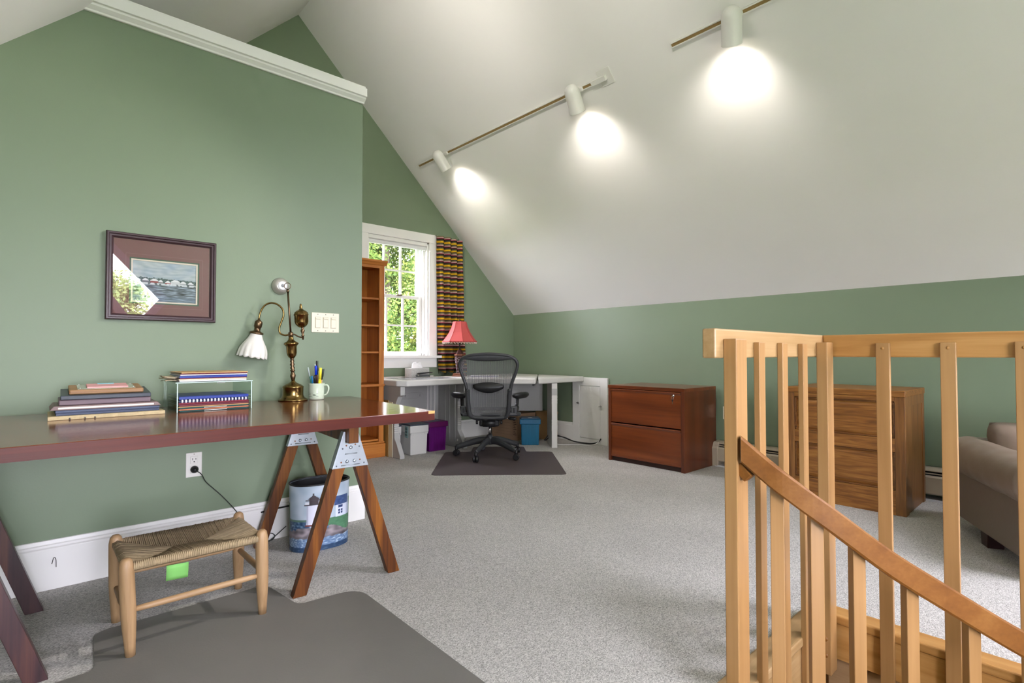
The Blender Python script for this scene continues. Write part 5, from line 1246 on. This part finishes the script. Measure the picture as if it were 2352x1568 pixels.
MB().lathe([(.036, .115), (.042, .14), (.036, .175), (.026, .205), (.018, .212)], 20).build('hub', DGREYP, oc)
cz = R(42.4)
for k in range(5):
    a = R(135 + 72 * k) + cz; dv = Vector((math.cos(a), math.sin(a), 0)); e = dv * .325
    lgp = catmull([(0, 0, .150), tuple(dv * .10 + Vector((0, 0, .150))), tuple(dv * .22 + Vector((0, 0, .118))), tuple(e + Vector((0, 0, .084)))], 5)
    m_ = len(lgp)
    b5 = MB().tube(lgp, [.036 - .014 * i / (m_ - 1) for i in range(m_)], 10, ell=(.72, 1.05)).build('base_leg', DGREYP, oc)
    cs = MB().tube([tuple(e + Vector((0, 0, .045))), tuple(e + Vector((0, 0, .095)))], [.014, .017], 12).build('caster', BLACKP, oc)
    ta = a + R(70 + 25 * k); tv = Vector((math.cos(ta), math.sin(ta), 0))
    for q in (-1, 1):
        c0 = e + Vector((0, 0, .0300)) + tv * (q * .014)
        MB().tube([tuple(c0 - tv * .011), tuple(c0 - tv * .009), tuple(c0 + tv * .009), tuple(c0 + tv * .011)], [.024, .0285, .0285, .024], 20).build('wheel', BLACKP, cs)

# ================================================================== FILING CABINET
fc = thing('filing_cabinet', 'low cherry-wood lateral filing cabinet with two drawers and a key', 'cabinet', (4.32, 2.71, 0))
fx0, fx1, fy0, fy1, fz = 4.050, 4.600, 2.312, 3.098, .704
MB().box(fx0 + .004, fx1, fy0, fy0 + .035, 0, fz - .002).build('side_panel', CHERRYV, fc, world=True, bevel=.003)
MB().box(fx0 + .004, fx1, fy1 - .025, fy1, 0, fz - .002).build('side_panel', CHERRYV, fc, world=True, bevel=.003)
MB().box(fx0, fx1, fy0 - .001, fy1 + .001, fz - .030, fz).build('top_panel', CHERRY, fc, world=True, bevel=.003)
MB().box(fx1 - .01, fx1, fy0 + .03, fy1 - .02, .02, fz - .03).build('back_panel', CHERRYV, fc, world=True)
MB().box(fx0 + .030, fx0 + .045, fy0 + .035, fy1 - .025, 0, .042).build('kick_board', mat('dark_kick', (48, 24, 16), .5), fc, world=True)
for z0, z1, key in ((.362, .670, 1), (.046, .352, 0)):
    dr = MB().box(fx0 + .012, fx0 + .032, fy0 + .037, fy1 - .027, z0, z1).build('drawer', CHERRY, fc, world=True, bevel=.002)
    ya, yb_ = fy0 + .037, fy1 - .027
    lip = MB().prism([(fx0 + .032, z1), (fx0 + .004, z1), (fx0 + .002, z1 - .006), (fx0 + .006, z1 - .016), (fx0 + .013, z1 - .026), (fx0 + .032, z1 - .030)], ya, yb_, 'y').build('pull_lip', CHERRY, dr, world=True, bevel=.001)
    if z0 < .1: MB().box(fx0 + .008, fx0 + .03, ya, yb_, z0 - .004, z0 + .012).build('lower_lip', CHERRY, dr, world=True, bevel=.002)
    if key:
        lk = MB().lathe([(.010, 0), (.010, .004), (.006, .006), (.0001, .006)], 14, M=Matrix.Translation((fx0 + .012, fy0 + .105, .640)) @ Matrix.Rotation(R(-90), 4, 'Y')).build('lock', CHROME, dr, world=True)
kt = thing('key_ring', 'small keys hanging from the lock of the filing cabinet', 'key', (fx0 + .004, fy0 + .107, .60))
MB().box(fx0 - .008, fx0 + .006, fy0 + .103, fy0 + .107, .632, .648).build('key', CHROME, kt, world=True)
MB().tube([(fx0 - .006, fy0 + .105 + .011 * math.cos(t), .622 + .011 * math.sin(t)) for t in [i * math.pi / 8 for i in range(17)]], .0012, 6, caps=False).build('ring', CHROME, kt, world=True)
MB().box(fx0 - .009, fx0 - .003, fy0 + .100, fy0 + .112, .590, .612).build('key_head', BLACKP, kt, world=True, bevel=.003)
MB().box(fx0 - .007, fx0 - .005, fy0 + .104, fy0 + .108, .570, .591).build('key_blade', CHROME, kt, world=True)

# ================================================================== OAK CABINET
ok = thing('oak_file_cabinet', 'golden oak two-drawer file cabinet with raised panels behind the railing', 'cabinet', (4.25, 1.13, 0))
ox0, ox1, oy0, oy1, oz = 3.976, 4.515, .790, 1.466, .768
MB().box(ox0 + .02, ox1, oy0 + .006, oy1 - .006, 0, oz - .03).build('carcass', OAKV, ok, world=True, bevel=.002)
MB().box(ox0 - .004, ox1 + .004, oy0 - .004, oy1 + .004, oz - .040, oz).build('top_board', OAK, ok, world=True, bevel=.004)
for a, b in ((oy0, oy0 + .054), (oy1 - .040, oy1)): MB().box(ox0, ox0 + .022, a, b, 0, oz - .040).build('stile', OAKV, ok, world=True, bevel=.002)
for z0, z1 in ((.700, oz - .040), (.388, .470), (0, .150)): MB().box(ox0 + .001, ox0 + .022, oy0 + .054, oy1 - .040, z0, z1).build('rail', OAK, ok, world=True, bevel=.002)
for z0, z1 in ((.472, .698), (.152, .386)):
    ya, yb_ = oy0 + .056, oy1 - .042
    dr = MB().box(ox0 + .016, ox0 + .024, ya, yb_, z0, z1).build('drawer', OAK, ok, world=True)
    s = MB(); m_ = .030
    o4 = [(ya + .010, z0 + .010), (yb_ - .010, z0 + .010), (yb_ - .010, z1 - .010), (ya + .010, z1 - .010)]; i4 = [(ya + m_ + .012, z0 + m_), (yb_ - m_ - .012, z0 + m_), (yb_ - m_ - .012, z1 - m_), (ya + m_ + .012, z1 - m_)]
    s.add([(ox0 + .0165, a, b) for a, b in o4] + [(ox0 + .0065, a, b) for a, b in i4], [(0, 1, 5, 4), (1, 2, 6, 5), (2, 3, 7, 6), (3, 0, 4, 7), (4, 5, 6, 7)])
    s.build('raised_panel', OAK, dr, world=True)
    for q in ((ya, yb_, z1 - .008, z1), (ya, yb_, z0, z0 + .008), (ya, ya + .008, z0, z1), (yb_ - .008, yb_, z0, z1)):
        MB().box(ox0 + .004, ox0 + .018, q[0], q[1], q[2], q[3]).build('bead_moulding', wood('oak_dark_bead', '#4c2a0c', '#6b4019', '#835224', 'y', 1.5, .4), dr, world=True, bevel=.002)
for q in ((ox0 + .02, ox0 + .075, 0, oz - .04), (ox1 - .05, ox1, 0, oz - .04)): MB().box(q[0], q[1], oy0, oy0 + .008, q[2], q[3]).build('side_stile', OAKV, ok, world=True, bevel=.001)
MB().box(ox0 + .075, ox1 - .05, oy0 + .001, oy0 + .008, oz - .10, oz - .04).build('side_rail', OAKV, ok, world=True, bevel=.001)

# ================================================================== SOFA
fx = Vector((-.897, -.441, 0)).normalized()
sf = thing('leather_armchair', 'taupe leather sofa with rolled arm at the right edge of the photo', 'sofa', M=Matrix(((fx.x, -fx.y * -1 * 0 + .441, 0, 4.00), (fx.y, -.897, 0, .590), (0, 0, 1, 0), (0, 0, 0, 1))))
# local x = towards the front, local y = across to the far arm (away from the railing side)
LEA = mat('taupe_leather', (128, 111, 97), .45, bump=.25, bscale=28, var=.08, vscale=6)
LED = mat('taupe_leather_panel', (112, 98, 87), .5, bump=.12, bscale=60)
FEET = mat('dark_wood_feet', (44, 18, 18), .35)
for k, yy in enumerate((0, 1.28)):
    MB().box(.0, .86, yy + .0, yy + .20, .085, .35).build('arm_panel', LED, sf, bevel=.012, seg=3)
    s = MB(); cyy = yy + .095
    def roll(u, v, cyy=cyy):
        a = u * 2 * math.pi; x = -.01 + .90 * v; ed = min(1, min(v, 1 - v) * 14 + .55)
        r_ = (0.118 + .0012 * math.sin(v * 40) * math.sin(a * 2) + .003 * noise.noise((v * 9, math.cos(a) * 2, k))) * ed
        return (x, cyy - .012 * (1 - 2 * k) + r_ * 1.05 * math.cos(a), .415 + r_ * .92 * math.sin(a))
    s.grid(roll, 36, 40, close_u=True)
    s.f += [tuple(range(35, -1, -1)), tuple(39 * 36 + i for i in range(36))]; s.sm += [True, True]
    s.build('rolled_arm', LEA, sf)
    for xx in (.36, .80): MB().prism([(xx - .035, 0), (xx + .035, 0), (xx + .045, .085), (xx - .045, .085)], yy + .03, yy + .10, 'y').build('foot', FEET, sf, bevel=.004)
MB().box(.02, .84, .20, 1.28, .10, .30).build('base', LED, sf, bevel=.01)
MB().box(-.02, .20, .02, 1.46, .10, .52).build('back', LED, sf, bevel=.06, seg=4)
for i in range(2):
    y0_ = .21 + i * .535
    MB().box(.16, .88, y0_, y0_ + .53, .285, .435).build('seat_cushion', LEA, sf, bevel=.05, seg=4)
    s = MB()
    def cush(u, v, y0_=y0_):
        a = (u * 2 - 1); b = (v * 2 - 1); p = (1 - a ** 4) * (1 - b ** 4)
        return (.20 + .13 * p ** .5 + .012 * noise.noise((a * 4, b * 5, 2)) - .08 * v, y0_ - .055 + .60 * u, .375 + .215 * v)
    s.grid(cush, 22, 18); s.build('back_cushion', LEA, sf, solid=.06)

# ================================================================== OUTDOORS
ob = struct(MB().box(-40, 45, -45, 45, -3.3, -3.2).build('ground', mat('lawn', (70, 92, 44), .9, var=.3, vscale=.6)))
CONIF = [mat('conifer_light', (176, 190, 120), .55), mat('conifer_mid', (140, 160, 96), .55), mat('conifer_deep', (100, 126, 76), .6)]  # greens lightened to paint in the glare of their reflection
LEAFS = [mat('leaf_yellow_green', (126, 138, 68), .8, spec=.05), mat('leaf_mid_green', (98, 118, 60), .8, spec=.05), mat('leaf_deep_green', (76, 98, 52), .8, spec=.05)]
for m in LEAFS + CONIF:
    b = m.node_tree.nodes['Principled BSDF']; c = b.inputs['Base Color'].default_value
    N = m.node_tree.nodes; L = m.node_tree.links
    tl_ = N.new('ShaderNodeBsdfTranslucent'); tl_.inputs[0].default_value = tuple(c); mx = N.new('ShaderNodeMixShader'); mx.inputs[0].default_value = .4
    L.new(b.outputs[0], mx.inputs[1]); L.new(tl_.outputs[0], mx.inputs[2]); L.new(mx.outputs[0], N['Material Output'].inputs[0])
def tree(label, x, y, base, top, rad, nleaf, leaf, conical, seed):
    rnd = random.Random(seed)
    t = thing('garden_tree', label, 'tree', (x, y, base))
    MB().tube([(0, 0, 0), (.05, .02, (top - base) * .4), (0, 0, (top - base) * .92)], [.14, .10, .03], 8).build('trunk', mat('bark', (82, 72, 58), .9, var=.3, vscale=12), t)
    clumps = []
    for _ in range(460):
        h = rnd.random() ** .8; zz = base + .6 + (top - base - .6) * h
        rr = rad * ((1 - h) ** .8 + .08 if conical else (1 - (2 * h - 1) ** 2) ** .5 + .1)
        a = rnd.random() * 6.283; q = rr * math.sqrt(rnd.random()); clumps.append((q * math.cos(a), q * math.sin(a), zz - base, rnd.uniform(.16, .42)))
    rg = np.random.default_rng(seed); cl = np.array(clumps)
    for mi, share in ((0, .3), (1, .45), (2, .25)):
        k = int(nleaf * share); c = cl[rg.integers(0, len(cl), k)]
        p = c[:, :3] + rg.normal(0, .5, (k, 3)) * c[:, 3:4] * np.array((1, 1, .8))
        e1_ = rg.normal(0, 1, (k, 3)) * np.array((1, 1, .7)); e1_ /= np.linalg.norm(e1_, axis=1, keepdims=True)
        e2_ = np.cross(e1_, rg.normal(0, 1, (k, 3))); e2_ /= np.linalg.norm(e2_, axis=1, keepdims=True)
        l_ = leaf * rg.uniform(.6, 1.3, (k, 1)); w_ = l_ * .45
        v = np.stack((p - e1_ * l_, p + e2_ * w_, p + e1_ * l_, p - e2_ * w_), 1).reshape(-1, 3)
        me = bpy.data.meshes.new('foliage'); me.vertices.add(4 * k); me.loops.add(4 * k); me.polygons.add(k)
        me.vertices.foreach_set('co', v.ravel()); me.loops.foreach_set('vertex_index', np.arange(4 * k, dtype=np.int32))
        me.polygons.foreach_set('loop_start', np.arange(0, 4 * k, 4, dtype=np.int32)); me.update(calc_edges=True)
        me.materials.append((CONIF if conical else LEAFS)[mi])
        f_ = bpy.data.objects.new('foliage', me); COL.objects.link(f_); f_.parent = t; f_['kind'] = 'stuff'
    return t
tree('bright yellow-green tree filling the left of the window view', 4.75, 8.6, -3.2, 5.8, 1.8, 170000, .030, False, 1)
tree('mid-green tree seen through the right window panes', 6.3, 9.2, -3.2, 6.0, 1.9, 170000, .030, False, 2)
tree('darker tree behind the others outside the window', 5.8, 11.8, -3.2, 8.5, 3.8, 130000, .075, False, 3)
tree('tree further left outside, half hidden by the bookcase', 3.4, 9.4, -3.2, 5.6, 1.7, 60000, .05, False, 4)
tree('tall narrow conifer reflected in the left of the picture glass', 1.25, -8.2, -3.2, 2.75, .62, 7000, .06, True, 5)
tree('shorter conifer reflected in the middle of the picture glass', 1.70, -8.5, -3.2, 2.45, .66, 7000, .06, True, 6)
tree('low broad conifer reflected at the bottom of the picture glass', 2.12, -8.8, -3.2, 1.75, .9, 6000, .06, True, 7)
